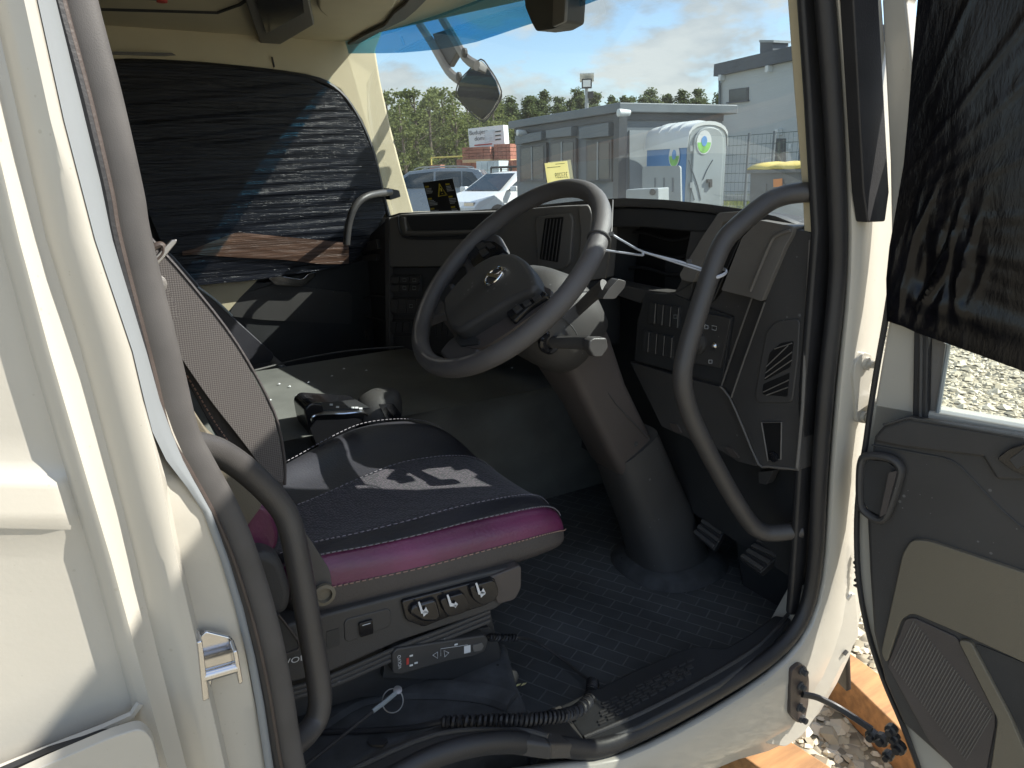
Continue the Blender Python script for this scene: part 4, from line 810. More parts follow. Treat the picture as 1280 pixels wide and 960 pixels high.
# floor
mb = MB(); mb.prism([V((-.63, .02, -.168)), V((1.22, .02, -.168)), V((1.32, .30, -.168)), V((1.37, 1.0, -.168)), V((1.30, 2.2, -.168)), V((-.63, 2.2, -.168))], (0, 0, .018)); fl_ = mb.build('floor', 'floor_mat', cab)
P = tr([(320, 700), (640, 760), (652, 850), (668, 893), (545, 908), (470, 938), (390, 990), (320, 990)], PZ(-.02)); P += [V((-.3, .03, -.02)), V((-.3, .6, -.02))]
P = tr([(400, 780), (632, 800), (645, 850), (664, 895), (545, 908), (470, 938), (385, 995)], PZ(-.02)); P = P+[V((-.2, .02, -.02)), V((-.2, .52, -.02))]
mb = MB(); mb.prism(P, (0, 0, -.129)); mb.build('raised_floor', 'carpet', cab, bevel=.012, seg=3)
tubep('floor_ridge', [(395, 905), (450, 872), (520, 862), (600, 866), (640, 878)], PZ(-.018), (.010, .022), 'carpet')
prism('floor_plug', [(458, 925), (474, 921), (486, 927), (480, 934), (462, 934)], PZ(-.019), (0, 0, .004), 'plastic_deep', r=.01)
# tunnel
mb = MB(); prof = [(.90, -.15), (.87, .0), (.85, .10), (.825, .17), (.79, .215), (.74, .235), (.80, .243), (1.1, .247), (1.42, .25), (1.48, .235), (1.50, .1), (1.5, -.15)]
prof = [(.90, -.15), (.88, .0), (.865, .10), (.85, .17), (.83, .215), (.80, .238), (.90, .247), (1.1, .25), (1.40, .252), (1.47, .235), (1.50, .1), (1.5, -.15)]
mb.loft([[V((x, y+dy, z)) for y, z in prof] for x, dy in ((-.64, 0), (.2, 0), (.75, 0), (1.0, -.01), (1.3, -.02))]); tun = mb.build('engine_tunnel', 'tunnel_mat', cab, ang=60)
tubep('tunnel_seam', [(318, 463), (380, 448), (440, 438), (520, 432)], PZ(.256), .003, 'plastic', tun)
for px, py in ((430, 461), (458, 463), (386, 478), (349, 480), (338, 500), (362, 483), (372, 494), (415, 470), (640, 460)):
    mb = MB(); c = T(px, py, PZ(.254)); mb.add([c+V((.004, 0, 0)), c+V((0, .006, 0)), c+V((-.005, 0, 0)), c+V((0, -.004, 0)), c+V((0, 0, .003))], [(0, 1, 4), (1, 2, 4), (2, 3, 4), (3, 0, 4)]); tag(mb.build('paper_crumb', 'print_white', smooth=False), 'tiny white scrap lying on the engine tunnel', 'scrap', 'white scraps on the tunnel')
# selector console on the tunnel
con = prism('selector_console', [(380, 511), (388, 503), (455, 507), (466, 520), (464, 533), (440, 560), (395, 560), (384, 535)], PY(.80), YY*.10, 'plastic_gloss', r=.012, bevel=.006)
tubep('console_rim', [(391, 528), (394, 519), (430, 517), (455, 516), (465, 527)], PY(.797), .0035, 'chrome', con)
prism('console_keypad', [(402, 505), (445, 501), (462, 511), (405, 514)], PZ(.318), (0, 0, .003), 'plastic_deep', con)
for px, py in ((414, 506), (441, 510), (446, 510), (451, 511), (422, 509)):
    prism('console_key', [(px-2, py-1), (px+2, py-1), (px+2, py+1), (px-2, py+1)], PZ(.3225), (0, 0, .001), 'print_white', con)
rings = []
for k, (x, y, z, a, b_) in enumerate([(.53, .83, .24, .06, .05), (.535, .83, .272, .058, .05), (.54, .83, .292, .050, .044), (.545, .83, .304, .032, .028), (.55, .83, .306, .005, .005)]):
    rings.append([V((x+a*math.cos(q), y+b_*math.sin(q), z)) for q in [2*math.pi*i/20 for i in range(20)]])
kn = MB().loft(rings).build('selector_knob', 'plastic', cab, ang=60)
prism('knob_panel', [(474, 506), (492, 505), (502, 518), (500, 525), (484, 526)], PY(.772), YY*.006, 'plastic_gloss', kn, r=.004)
tubep('knob_mark', [(483, 508), (494, 523)], PY(.770), .002, 'chrome', kn)
# ---------------------------------------------------------------- passenger side
prism('passenger_door_trim', [(195, 325), (230, 350), (330, 352), (450, 325), (500, 270), (520, 470), (200, 480)], PY(2.16), YY*.03, 'plastic_deep', bevel=.01)
prism('passenger_door_insert', [(300, 368), (345, 355), (440, 366), (440, 405), (330, 400), (285, 395)], PY(2.15), YY*.008, 'plastic', r=.02)
prism('passenger_trim_corner', [(245, 357), (322, 350), (300, 372), (285, 390)], PY(2.148), YY*.006, 'beige')
ph = prism('passenger_door_handle', [(335, 347), (352, 345), (378, 349), (386, 341), (395, 340), (394, 346), (380, 358), (345, 357)], PY(2.12), YY*.02, 'chrome', r=.01, bevel=.004)
# passenger seat back, dark
ps_ = MB().prism(rnd(tr([(175, 290), (215, 318), (250, 358), (290, 395), (345, 445), (330, 462), (270, 470), (225, 420), (190, 350)], PY(1.62)), .02), YY*.40).build('passenger_seat', 'leather', cab, bevel=.03, seg=4)
tubep('seat_edge_highlight', [(247, 359), (270, 376), (290, 395)], PY(1.616), .004, 'zinc', ps_)  # pale tube: highlight along the seat edge put into the colour
mb = MB(); mb.abox(.05, .5, 1.56, 2.08, -.1, .22); mb.build('seat_cushion', 'leather', ps_, bevel=.04, seg=3)
# ---------------------------------------------------------------- dashboard
dash = MB().prism([V((1.10, .03, .0)), V((1.17, .6, .0)), V((1.17, 1.6, .0)), V((1.05, 2.1, .0)), V((1.05, 2.12, .0)), V((1.14, 2.12, 0)), V((1.245, 1.1, 0)), V((1.12, .03, 0))], (0, 0, .60)).build('dashboard', 'plastic_deep', cab)
A_, B_ = (.82, 1.45), (.98, .58); PC = PV(A_, B_); nc = PC[1] if PC[1].dot(CAM-V((.9, 1, .8))) > 0 else -PC[1]; PC = (PC[0], nc)
R1 = PX(1.05); nx = -XX
def dprism(name, l, pl, k, th, m_, r=0, bevel=.003, par=dash):     # k: distance of its face in front of the plane, th: depth behind it
    n_ = pl[1] if pl[1].dot(CAM-V((1.05, .5, .6))) > 0 else -pl[1]
    P = tr(l, (pl[0]+n_*k, pl[1])); P = rnd(P, r) if r else P
    return MB().prism(P, -n_*th).build(name, m_, par, bevel=bevel)
# top cover of the dash, one long lip below the windscreen
top_px = [(484, 272), (500, 267), (560, 266), (620, 262), (690, 256), (740, 251), (780, 249), (830, 251), (880, 256), (930, 263), (970, 272), (1008, 287)]
xs_ = [.90, .93, .96, .98, 1.0, 1.02, 1.04, 1.05, 1.05, 1.05, 1.05, 1.05]
F0 = [T(x, y, PX(v)) for (x, y), v in zip(top_px, xs_)]
F1 = [T(x, y+(9 if x > 735 else 5), PX(v-.004)) for (x, y), v in zip(top_px, xs_)]
BK = [V((max(wsx(p.y, .7)-.008, p.x+.02), p.y, min(p.z, .715)-.012)) for p in F0]
mb = MB(); mb.grid([F1, F0, [a*.5+b_*.5+V((0, 0, .004)) for a, b_ in zip(F0, BK)], BK]); mb.build('dash_top', 'plastic', dash, ang=70, thick=.006)
# passenger / centre part
up_ = dprism('centre_panel', [(485, 273), (500, 268), (620, 264), (690, 258), (735, 256), (737, 300), (733, 352), (690, 350), (640, 338), (600, 333), (485, 334)], PC, 0, .10, 'plastic_grey', 0, .005)
dprism('tray_recess', [(507, 270), (622, 266), (606, 286), (514, 288)], PC, .003, .006, 'plastic_deep', .01, .001)
tubep('tray_rim', [(506, 272), (508, 286), (516, 291), (600, 289), (625, 283)], off(PC, .006), .005, 'plastic_grey', dash, 3)
tubep('tray_shadow', [(498, 270), (500, 288), (510, 297), (560, 297), (610, 295)], off(PC, .003), .005, 'plastic_deep', dash, 3)
dprism('centre_console', [(484, 334), (600, 333), (660, 345), (735, 352), (735, 440), (600, 446), (486, 440)], PC, -.012, .12, 'plastic_deep', 0, .004)
dprism('console_edge', [(481, 273), (486, 272), (487, 440), (482, 436)], PC, .004, .09, 'plastic', 0, .002)
def switches(x0, y0, x1, y1, nn, skew, pl, k, m_, marks=()):
    fr_ = dprism('switch_bank', [(x0-2, y0-2), (x1+2, y0-2+skew), (x1+1, y1+2+skew), (x0-3, y1+2)], pl, k, .008, 'plastic_deep', 0, .001)
    for i in range(nn):
        a, b_ = x0+(x1-x0)*i/nn+.6, x0+(x1-x0)*(i+1)/nn-.6; sa_, sb_ = skew*i/nn, skew*(i+1)/nn
        dprism('switch', [(a, y0+sa_), (b_, y0+sb_), (b_-1, y1+sb_), (a-1, y1+sa_)], pl, k+.006, .008, m_, 0, .0012, fr_)
        if i in marks:
            n_ = pl[1] if pl[1].dot(CAM-V((1.05, .5, .6))) > 0 else -pl[1]; mb = MB(); cx, cy = (a+b_)/2, (y0+y1)/2+sa_
            mb.tube(tr([(cx-2, cy+2), (cx-2, cy-2), (cx+2, cy-2), (cx+2, cy+2)], (pl[0]+n_*(k+.0065), pl[1])), .0007, n=4, closed=True); mb.build('switch_symbol', 'zinc', fr_)
switches(487, 346, 524, 354, 3, 0, PC, -.006, 'plastic', (1, 2)); switches(487, 356, 524, 364, 3, 0, PC, -.006, 'plastic', (1, 2))
switches(487, 374, 530, 391, 4, 0, PC, -.006, 'plastic', (2,)); switches(487, 403, 512, 416, 3, 0, PC, -.006, 'plastic_deep'); switches(533, 402, 566, 420, 5, 1, PC, -.006, 'plastic_deep')
tubep('panel_line', [(485, 398), (530, 399)], off(PC, -.009), .0015, 'plastic', dash); tubep('panel_line', [(485, 420), (530, 421)], off(PC, -.009), .0015, 'plastic', dash)
# centre vent
dprism('vent_frame', [(668, 272), (688, 268), (712, 266), (716, 275), (712, 330), (700, 338), (672, 334)], PC, .008, .012, 'plastic_grey', .012, .004)
vt = dprism('centre_vent', [(681, 273), (704, 271), (697, 328), (674, 324)], PC, .0095, .004, 'void', .003, .001)
for i in range(5):
    a = i/4; tubep('vent_fin', [(684+a*17, 274), (677+a*17, 324+a*2)], off(PC, .011), .0016, 'plastic', vt, 1, 6)
dprism('panel_edge', [(722, 258), (735, 256), (740, 270), (734, 345), (720, 342), (726, 290)], PC, .012, .02, 'plastic_grey', .01, .004)
# passenger end block with the bright ledge
eb = dprism('passenger_end_block', [(441, 345), (452, 306), (465, 290), (483, 274), (486, 440), (450, 434), (441, 405)], PX(1.0), 0, .15, 'plastic_deep', .02, .008)
lg = MB().prism(tr([(424, 311), (440, 307), (470, 299), (472, 312), (440, 318), (426, 320)], PX(.985)), XX*.12).build('cup_ledge', 'plastic', dash, bevel=.004)
prism('cup_ledge_front', [(423, 313), (440, 310), (442, 326), (425, 328)], PX(.975), XX*.03, 'plastic_deep', dash, .004, .002)
dprism('ledge_lip', [(440, 320), (470, 318), (470, 326), (442, 327)], PX(.98), 0, .02, 'plastic', .0, .002)
tubep('shelf_edge', [(446, 378), (462, 370), (486, 372)], PX(.97), .004, 'plastic', dash); tubep('shelf_edge', [(443, 392), (470, 398), (486, 402)], PX(.97), .004, 'plastic', dash)
for px, py in ((452, 414), (461, 418)):
    mb = MB(); mb.lathe(T(px, py, PX(.972)), nx, [(.024, 0), (.024, .01), (.02, .012), (.014, .012), (.012, .004), (.001, .004)], n=20); mb.build('socket', 'plastic', dash)
# passenger grab handle
gh = MB().tube(cr([T(433, 306, PY(1.95)), T(436, 280, PY(1.95)), T(444, 258, PY(1.95)), T(460, 245, PY(1.97)), T(488, 240, PY(2.05))], 6), .014, n=12).build('passenger_grab_handle', 'handle_paint', cab)
prism('handle_mount', [(485, 235), (499, 238), (501, 246), (488, 250)], PY(2.06), YY*.05, 'rubber_dark', gh, .004, .004)
# instrument hole and hood
dprism('instrument_back', [(735, 262), (880, 262), (880, 372), (735, 372)], PX(1.16), 0, .01, 'void', 0, 0)
dprism('instrument_hood', [(738, 262), (780, 259), (830, 261), (884, 266), (905, 270), (884, 290), (870, 290), (800, 284), (757, 284), (748, 290), (740, 300)], R1, 0, .10, 'plastic_deep', 0, .005)
dprism('instrument_side', [(738, 290), (756, 284), (752, 330), (748, 365), (735, 365)], R1, .0, .11, 'plastic_deep', 0, .003)
dprism('instrument_lower', [(735, 345), (760, 352), (806, 362), (842, 366), (866, 352), (862, 386), (806, 372), (800, 380), (760, 366), (736, 372)], R1, 0, .05, 'plastic', 0, .004)
dprism('loose_bracket', [(793, 276), (826, 277), (826, 281), (796, 280)], PX(1.09), 0, .01, 'plastic_grey', 0, .001)
for y_ in (296, 318, 340): tubep('loom_wire', [(760, y_), (800, y_-6), (840, y_+4), (868, y_-2)], PX(1.14), .004, 'rubber_dark', dash)
# driver's outer panel: grey pods, slot, side plate, switches
dprism('outer_panel', [(866, 270), (905, 264), (960, 272), (1012, 288), (1006, 330), (1001, 450), (998, 590), (948, 582), (912, 500), (860, 470), (792, 452), (796, 400), (806, 366), (842, 366), (850, 352)], R1, -.004, .08, 'plastic', 0, .004)
dprism('pod_left', [(849, 343), (879, 294), (898, 266), (928, 264), (921, 274), (903, 278), (893, 302), (881, 322), (866, 353), (852, 350)], R1, .030, .05, 'plastic_grey', .004, .005)
dprism('vent_slot', [(903, 279), (926, 272), (948, 276), (925, 300), (898, 365), (888, 378), (860, 376), (884, 322)], R1, .006, .012, 'void', .006, .001)
for i in range(4): tubep('slot_fin', [(905+i*8, 284+i*2), (868+i*8, 366+i*3)], off(R1, -.009), .0012, 'plastic', dash, 1, 6)
pr_ = dprism('pod_right', [(949, 275), (992, 283), (990, 293), (980, 311), (952, 377), (934, 371), (901, 363), (927, 297)], R1, .026, .05, 'plastic_grey', .004, .006)
tubep('pod_crease', [(988, 288), (972, 294), (962, 306), (938, 364)], off(R1, -.030), .003, 'plastic_grey', pr_)
sp_ = dprism('side_plate', [(993, 286), (1014, 291), (1008, 420), (999, 588), (975, 588), (950, 584), (914, 498), (926, 460), (955, 378), (982, 312)], R1, .016, .04, 'plastic', .003, .004)
tubep('plate_edge_highlight', [(900, 483), (912, 497), (930, 538), (948, 580), (960, 583), (998, 587)], off(R1, -.016), .0022, 'plastic_grey', dash, 2)  # lighter tubes here and below: edge highlights of the plate put into colour
tubep('plate_edge_highlight', [(956, 378), (930, 450), (914, 497)], off(R1, -.017), .0018, 'plastic_grey', dash, 2); tubep('plate_edge_highlight', [(940, 372), (916, 440), (902, 482)], off(R1, -.010), .0018, 'plastic_grey', dash, 2)
tubep('plate_edge_highlight', [(1013, 300), (1007, 420), (1003, 510), (996, 585)], off(R1, -.019), .003, 'plastic_grey', dash, 2)
vf = dprism('side_vent', [(957, 414), (970, 401), (1000, 398), (997, 450), (990, 504), (946, 504), (943, 494)], R1, .0195, .01, 'plastic', .012, .003)
dprism('vent_opening', [(962, 441), (976, 429), (992, 426), (988, 459), (955, 476)], R1, .0205, .004, 'void', .004, .0, vf)
dprism('vent_opening', [(954, 480), (987, 466), (984, 496), (953, 493)], R1, .0205, .004, 'void', .004, .0, vf)
for a, b_ in (((958, 458), (985, 432)), ((957, 466), (990, 440)), ((956, 473), (990, 450)), ((954, 490), (986, 475)), ((958, 494), (985, 484)), ((968, 436), (990, 429))):
    tubep('vent_fin', [a, b_], off(R1, -.0215), .0011, 'plastic_grey', vf, 1, 6)
pk = dprism('side_pocket', [(952, 528), (977, 528), (976, 574), (960, 576)], R1, .0180, .006, 'void', .004, 0)
mb = MB(); mb.lathe(T(967, 571, off(R1, -.02)), nx, [(.010, -.004), (.010, .002), (.004, .004)], n=12); mb.build('pocket_plug', 'plastic_gloss', pk)
tubep('pocket_rim', [(952, 528), (977, 528), (976, 574), (960, 576)], off(R1, -.0185), .0016, 'plastic_grey', dash, 1, 6, True)
dprism('switch_panel', [(806, 366), (842, 368), (862, 376), (915, 396), (902, 480), (860, 468), (792, 450), (798, 400)], R1, .004, .03, 'plastic_deep', .004, .003)
switches(811, 378, 849, 403, 4, 7, R1, .006, 'plastic_deep', (3,)); switches(803, 413, 840, 438, 4, 9, R1, .006, 'plastic_deep')
for i in range(5):
    for x0, y0, h_, sk_ in ((810, 378, 25, 7), (802, 413, 25, 9)):
        if i in (0,): continue
        tubep('switch_gap', [(x0+i*9.6, y0+sk_*i/4), (x0+i*9.6-2, y0+h_+sk_*i/4)], off(R1, -.0135), .0007, 'plastic_grey', dash, 1, 4)
ls = dprism('light_switch_panel', [(858, 387), (913, 398), (900, 460), (855, 452)], R1, .010, .006, 'plastic', .003, .002)
mb = MB(); mb.lathe(T(873, 428, off(R1, -.010)), nx, [(.024, 0), (.024, .006), (.019, .008), (.018, .022), (.012, .024), (.001, .024)], n=24); mb.build('light_knob', 'plastic', ls)
mb = MB(); mb.lathe(T(894, 432, off(R1, -.0105)), nx, [(.007, 0), (.007, .004), (.003, .007), (.001, .007)], n=12); mb.build('dimmer', 'chrome', ls)
for l in ([(881, 406), (885, 407), (885, 411), (881, 411)], [(890, 407), (896, 408), (895, 413), (890, 412)], [(886, 450), (890, 450), (890, 454), (886, 454)]):
    tubep('light_symbol', l, off(R1, -.0115), .0006, 'print_white', ls, 1, 4, True)
dprism('knee_panel', [(787, 452), (840, 468), (901, 484), (911, 495), (946, 583), (922, 577), (904, 565), (869, 552), (827, 533)], R1, .006, .05, 'plastic', .004, .006)
for q in ([(836, 528), (846, 530), (852, 541), (842, 540)], [(906, 558), (915, 560), (924, 573), (914, 571)]): dprism('knee_notch', q, R1, .009, .006, 'plastic_brown', .004, .002)
dprism('under_dash_tab', [(948, 590), (967, 588), (958, 606), (948, 604)], R1, -.02, .02, 'plastic', .003, .002)
dprism('kick_panel', [(905, 570), (996, 588), (994, 760), (930, 760), (915, 660)], PX(1.19), 0, .02, 'plastic_deep', 0, .01)
tubep('kick_cable', [(925, 588), (932, 610), (930, 650)], PX(1.15), .003, 'rubber_dark', dash)
# ---------------------------------------------------------------- steering wheel
WC = V((.673, .438, .614)); be = math.radians(45.6); wn = V((-math.cos(be), 0, math.sin(be))); wv = V((math.sin(be), 0, math.cos(be))); PW = (WC, wn)
whl = MB().tube([WC+(YY*math.cos(a)+wv*math.sin(a))*.2205 for a in [2*math.pi*i/72 for i in range(72)]], (.0185, .0175), n=16, closed=True, flat=wn).build('steering_wheel', 'wheel_skin', cab)
def wpr(name, l, k, th, m_, r=.008, bevel=.006, seg=4):
    P = tr(l, off(PW, k)); P = rnd(P, r, 5) if r else P
    return MB().prism(P, -wn*th).build(name, m_, whl, bevel=bevel, seg=seg)
wpr('spoke', [(553, 400), (566, 418), (574, 430), (592, 436), (608, 432), (640, 412), (684, 380), (690, 362), (676, 356), (650, 362), (570, 405)], -.012, .022, 'plastic_brown', .010, .008)
wpr('spoke', [(582, 345), (577, 320), (584, 300), (606, 290), (622, 292), (632, 310), (624, 330), (600, 345)], -.012, .022, 'wheel_skin', .012, .008)
wpr('spoke', [(556, 392), (542, 396), (524, 404), (520, 392), (532, 372), (548, 362), (566, 352)], -.012, .022, 'wheel_skin', .010, .008)
wpr('spoke', [(600, 432), (592, 446), (560, 452), (548, 440), (560, 425), (574, 415)], -.014, .02, 'wheel_skin', .010, .007)
wpr('airbag_pad', [(552, 374), (572, 350), (594, 329), (616, 317), (640, 314), (656, 324), (666, 340), (670, 354), (664, 362), (640, 372), (600, 396), (572, 414), (560, 409), (553, 392)], .018, .045, 'plastic', .018, .012, 5)
pd1 = wpr('switch_pod', [(584, 318), (588, 304), (602, 300), (618, 302), (630, 310), (606, 324), (592, 334)], -.004, .018, 'plastic_gloss', .006, .003)
pd2 = wpr('switch_pod', [(632, 392), (638, 380), (658, 366), (680, 363), (684, 368), (660, 384), (640, 402)], -.002, .018, 'plastic_gloss', .006, .003)
for l in ([(594, 306), (603, 302), (608, 306), (598, 312)], [(606, 304), (613, 303), (618, 307), (610, 310)], [(598, 314), (606, 310), (610, 314), (602, 320)]): wpr('pod_button', l, .0, .006, 'plastic', .002, .001, 2).parent = pd1
for l in ([(640, 386), (648, 380), (652, 384), (644, 391)], [(652, 378), (660, 373), (663, 378), (655, 383)], [(664, 371), (674, 367), (676, 371), (667, 376)]): wpr('pod_button', l, .002, .006, 'plastic', .002, .001, 2).parent = pd2
wpr('spoke_insert', [(568, 424), (576, 412), (600, 424), (598, 430), (575, 432)], -.009, .01, 'plastic_deep', .004, .003)
wpr('spoke_insert', [(550, 362), (562, 357), (566, 366), (556, 378), (550, 374)], -.009, .01, 'plastic_deep', .004, .003)
# badge: ring with a diagonal bar and an arrow tip
cB = T(617, 345, off(PW, .020)); mb = MB(); bu, bv = YY*-.5+wv*.87, YY*.87+wv*.5
ring = [cB+(-YY*math.cos(a)+wv*math.sin(a))*.021 for a in [2*math.pi*i/32 for i in range(32)]]
mb.tube(ring, .0026, n=8, closed=True, flat=wn); mb.tube([cB-(-YY*.7+wv*.7)*.0, cB+(-YY*.7+wv*.7)*.029], .0026, n=6); mb.prism([cB+(-YY*.7+wv*.7)*.031, cB+(-YY*.7+wv*.7)*.022-YY*.008, cB+(-YY*.7+wv*.7)*.022+wv*-.008], wn*.003)
mb.box(cB, YY*.019, wv*.0042, wn*.0022); mb.build('badge', 'chrome', whl)
# column: cowl, stalks, lower column, foot
def sect(c, t_, hw, hh, p=3.0, n=24):
    t_ = V(t_).normalized(); u = t_.cross(YY).normalized()
    return [V(c)+YY*hw*math.copysign(abs(math.cos(a))**(2/p), math.cos(a))+u*hh*math.copysign(abs(math.sin(a))**(2/p), math.sin(a)) for a in [2*math.pi*i/n for i in range(n)]]
ax = -wn
clm = MB().loft([sect(WC+ax*.040, ax, .050, .045), sect(WC+ax*.055, ax, .085, .068), sect(WC+ax*.10, ax, .112, .088), sect(WC+ax*.16, ax, .112, .090), sect(WC+ax*.205, ax, .100, .080), sect(WC+ax*.225, ax, .07, .055)]).build('steering_column', 'plastic', cab, ang=45)
MB().loft([sect((.79, .436, .50), (.55, 0, -.85), .085, .066, 5), sect((.825, .436, .445), (.5, 0, -.86), .078, .062, 6), sect((.885, .436, .335), (.5, 0, -.86), .062, .056, 6), sect((.965, .436, .190), (.5, 0, -.86), .060, .058, 6), sect((.980, .436, .165), (.5, 0, -.86), .056, .052, 6)], 0).build('column_lower', 'plastic_brown', clm, ang=40)
MB().loft([sect((.975, .436, .205), (.45, 0, -.9), .068, .066, 4), sect((1.025, .432, .09), (.38, 0, -.92), .070, .076, 3.4), sect((1.075, .428, -.02), (.28, 0, -.95), .076, .084, 3), sect((1.105, .425, -.10), (.15, 0, -1), .084, .092, 2.8), sect((1.115, .425, -.152), (.05, 0, -1), .098, .104, 2.6)], 0).build('column_foot', 'plastic', clm, ang=45)
MB().loft([sect((1.118, .425, -.120), (0, 0, -1), .098, .100, 2.4), sect((1.12, .425, -.135), (0, 0, -1), .128, .132, 2.4), sect((1.12, .425, -.149), (0, 0, -1), .136, .140, 2.4)], 0).build('foot_collar', 'carpet', clm, ang=45)
tubep('column_seam', [(735, 452), (770, 505), (812, 548)], PY(.372), .0014, 'ink', clm, 3, 5)
for px, py in ((752, 470), (795, 555)):
    mb = MB(); mb.lathe(T(px, py, PY(.375)), -YY, [(.006, 0), (.006, .001), (.003, .0015), (.001, 0)], n=12); mb.build('column_screw', 'ink', clm)
for nm, l in (('upper_stalk', [(722, 388, .335), (732, 378, .31), (745, 366, .28), (756, 358, .255)]), ('lower_stalk', [(690, 428, .335), (704, 428, .31), (722, 428, .28), (736, 429, .255)])):
    P = [T(x, y, PY(v)) for x, y, v in l]; sk = MB().tube(cr(P, 4), lambda t_: (.011+.003*t_, .009), n=10).build(nm, 'plastic', clm)
    mb = MB(); mb.lathe(P[0]+YY*.012, -YY, [(.024, 0), (.024, .008), (.02, .012), (.013, .012), (.012, .002), (.001, .002)], n=20); mb.build('stalk_boot', 'plastic_gloss', sk)
prism('stalk_paddle', [(744, 372), (752, 360), (764, 347), (774, 350), (772, 358), (760, 372)], PY(.258), YY*-.02, 'handle_paint', bpy.data.objects['upper_stalk'], .004, .003)
prism('stalk_paddle', [(728, 424), (734, 420), (750, 420), (752, 432), (744, 444), (734, 444), (728, 434)], PY(.258), YY*-.02, 'handle_paint', bpy.data.objects['lower_stalk'], .004, .003)
tubep('cowl_seam', [(700, 395), (715, 408), (722, 420)], PY(.322), .0012, 'ink', clm, 2, 4)
# ---------------------------------------------------------------- pedals
def pedal(nm, l, pl, th, ribs):
    P = tr(l, pl); n_ = pl[1] if pl[1].dot(CAM-P[0]) > 0 else -pl[1]; pe_ = MB().prism(rnd(P, .006), -n_*th).build(nm, 'rubber_dark', cab, bevel=.004)
    for i in range(ribs):
        a = (i+.5)/ribs; A = P[0].lerp(P[1], a); B = P[3].lerp(P[2], a); mb = MB(); mb.box((A+B)/2+n_*.003, (B-A)*.47, (P[1]-P[0])*(.3/ribs), n_*.004); mb.build('pedal_rib', 'plastic', pe_, bevel=.001)
    return pe_, P, n_
pln = V((-.75, -.15, .64)).normalized()
pe1, P, n_ = pedal('brake_pedal', [(866, 667), (884, 641), (911, 655), (892, 689)], (T(888, 665, PX(1.13)), pln), .018, 4)
mb = MB(); mb.tube(cr([sum(P, V((0, 0, 0)))/4-n_*.015, V((1.21, .33, .05)), V((1.2, .33, .25))], 5), .010, n=8); mb.build('pedal_arm', 'plastic_deep', pe1)
pln2 = V((-.62, -.1, .78)).normalized()
pe2, P, n_ = pedal('accelerator_pedal', [(924, 698), (950, 672), (986, 684), (950, 717)], (T(952, 695, PX(1.10)), pln2), .018, 4)
mb = MB(); mb.tube(cr([sum(P, V((0, 0, 0)))/4-n_*.015, V((1.2, .15, -.02)), V((1.21, .15, .1))], 5), .010, n=8); mb.build('pedal_arm', 'plastic_deep', pe2)
# ---------------------------------------------------------------- sill plates
P = tr([(375, 1000), (470, 938), (548, 906), (650, 897), (668, 892), (690, 932), (640, 925), (560, 928), (470, 970), (390, 1030)], PZ(.0)); sp1 = MB().prism(P, (0, 0, -.03)).build('sill_plate', 'plastic', cab, bevel=.006, seg=3)
A = tr([(665, 893), (688, 930)], PZ(.0)); B = tr([(700, 880), (735, 930)], PZ(-.088)); MB().prism([A[0], A[1], B[1], B[0]], (0, 0, -.03)).build('sill_ramp', 'plastic', sp1, bevel=.004)
P = tr([(698, 882), (745, 860), (790, 838), (850, 812), (870, 806), (905, 810), (935, 793), (968, 768), (990, 772), (962, 812), (900, 855), (800, 908), (745, 930), (735, 932)], PZ(-.088)); sp2 = MB().prism(P, (0, 0, -.03)).build('sill_plate', 'plastic_deep', cab, bevel=.006, seg=3)
tubep('sill_rib', [(730, 922), (800, 892), (880, 850), (950, 806), (985, 768)], PZ(-.087), .004, 'plastic', sp2); tubep('sill_rib', [(440, 962), (545, 918), (640, 911), (685, 920)], PZ(.002), .004, 'plastic', sp1)
rs = random.Random(2)
for j in range(6):
    for i in range(11):
        u, w_ = (i+.5+.3*(j % 2))/12, (j+.5)/6
        px = 752+u*128-w_*(-2)-10*w_; py = 876-u*62+w_*(34-u*12)
        if rs.random() < .12: continue
        prism('tread_bar', [(px-4, py+1.6), (px+4, py-2), (px+4.5, py), (px-3.5, py+3.6)], PZ(-.0855), (0, 0, -.004), 'plastic', sp2)
# ---------------------------------------------------------------- grab handles
h1_ = [(228, 556, .012), (250, 558, .03), (275, 566, .045), (310, 590, .06), (345, 625, .07), (362, 655, .07), (374, 710, .065), (388, 790, .06), (398, 850, .055), (400, 880, .05), (394, 902, .045), (378, 922, .03), (355, 938, .01)]
MB().tube(cr([T(x, y, PY(v)) for x, y, v in h1_], 5), .0152, n=16).build('rear_grab_handle', 'handle_paint', cab)
h2_ = [(1020, 240, .035), (1000, 241, .05), (978, 245, .065), (955, 256, .075), (920, 285, .085), (905, 302, .09), (893, 328, .09), (872, 392, .09), (858, 440, .09), (853, 470, .09), (857, 500, .09), (870, 535, .09), (905, 602, .085), (935, 650, .075), (952, 664, .065), (972, 666, .05), (1000, 662, .03)]
gh2 = MB().tube(cr([T(x, y, PY(v)) for x, y, v in h2_], 5), .0164, n=16).build('front_grab_handle', 'handle_paint', cab)
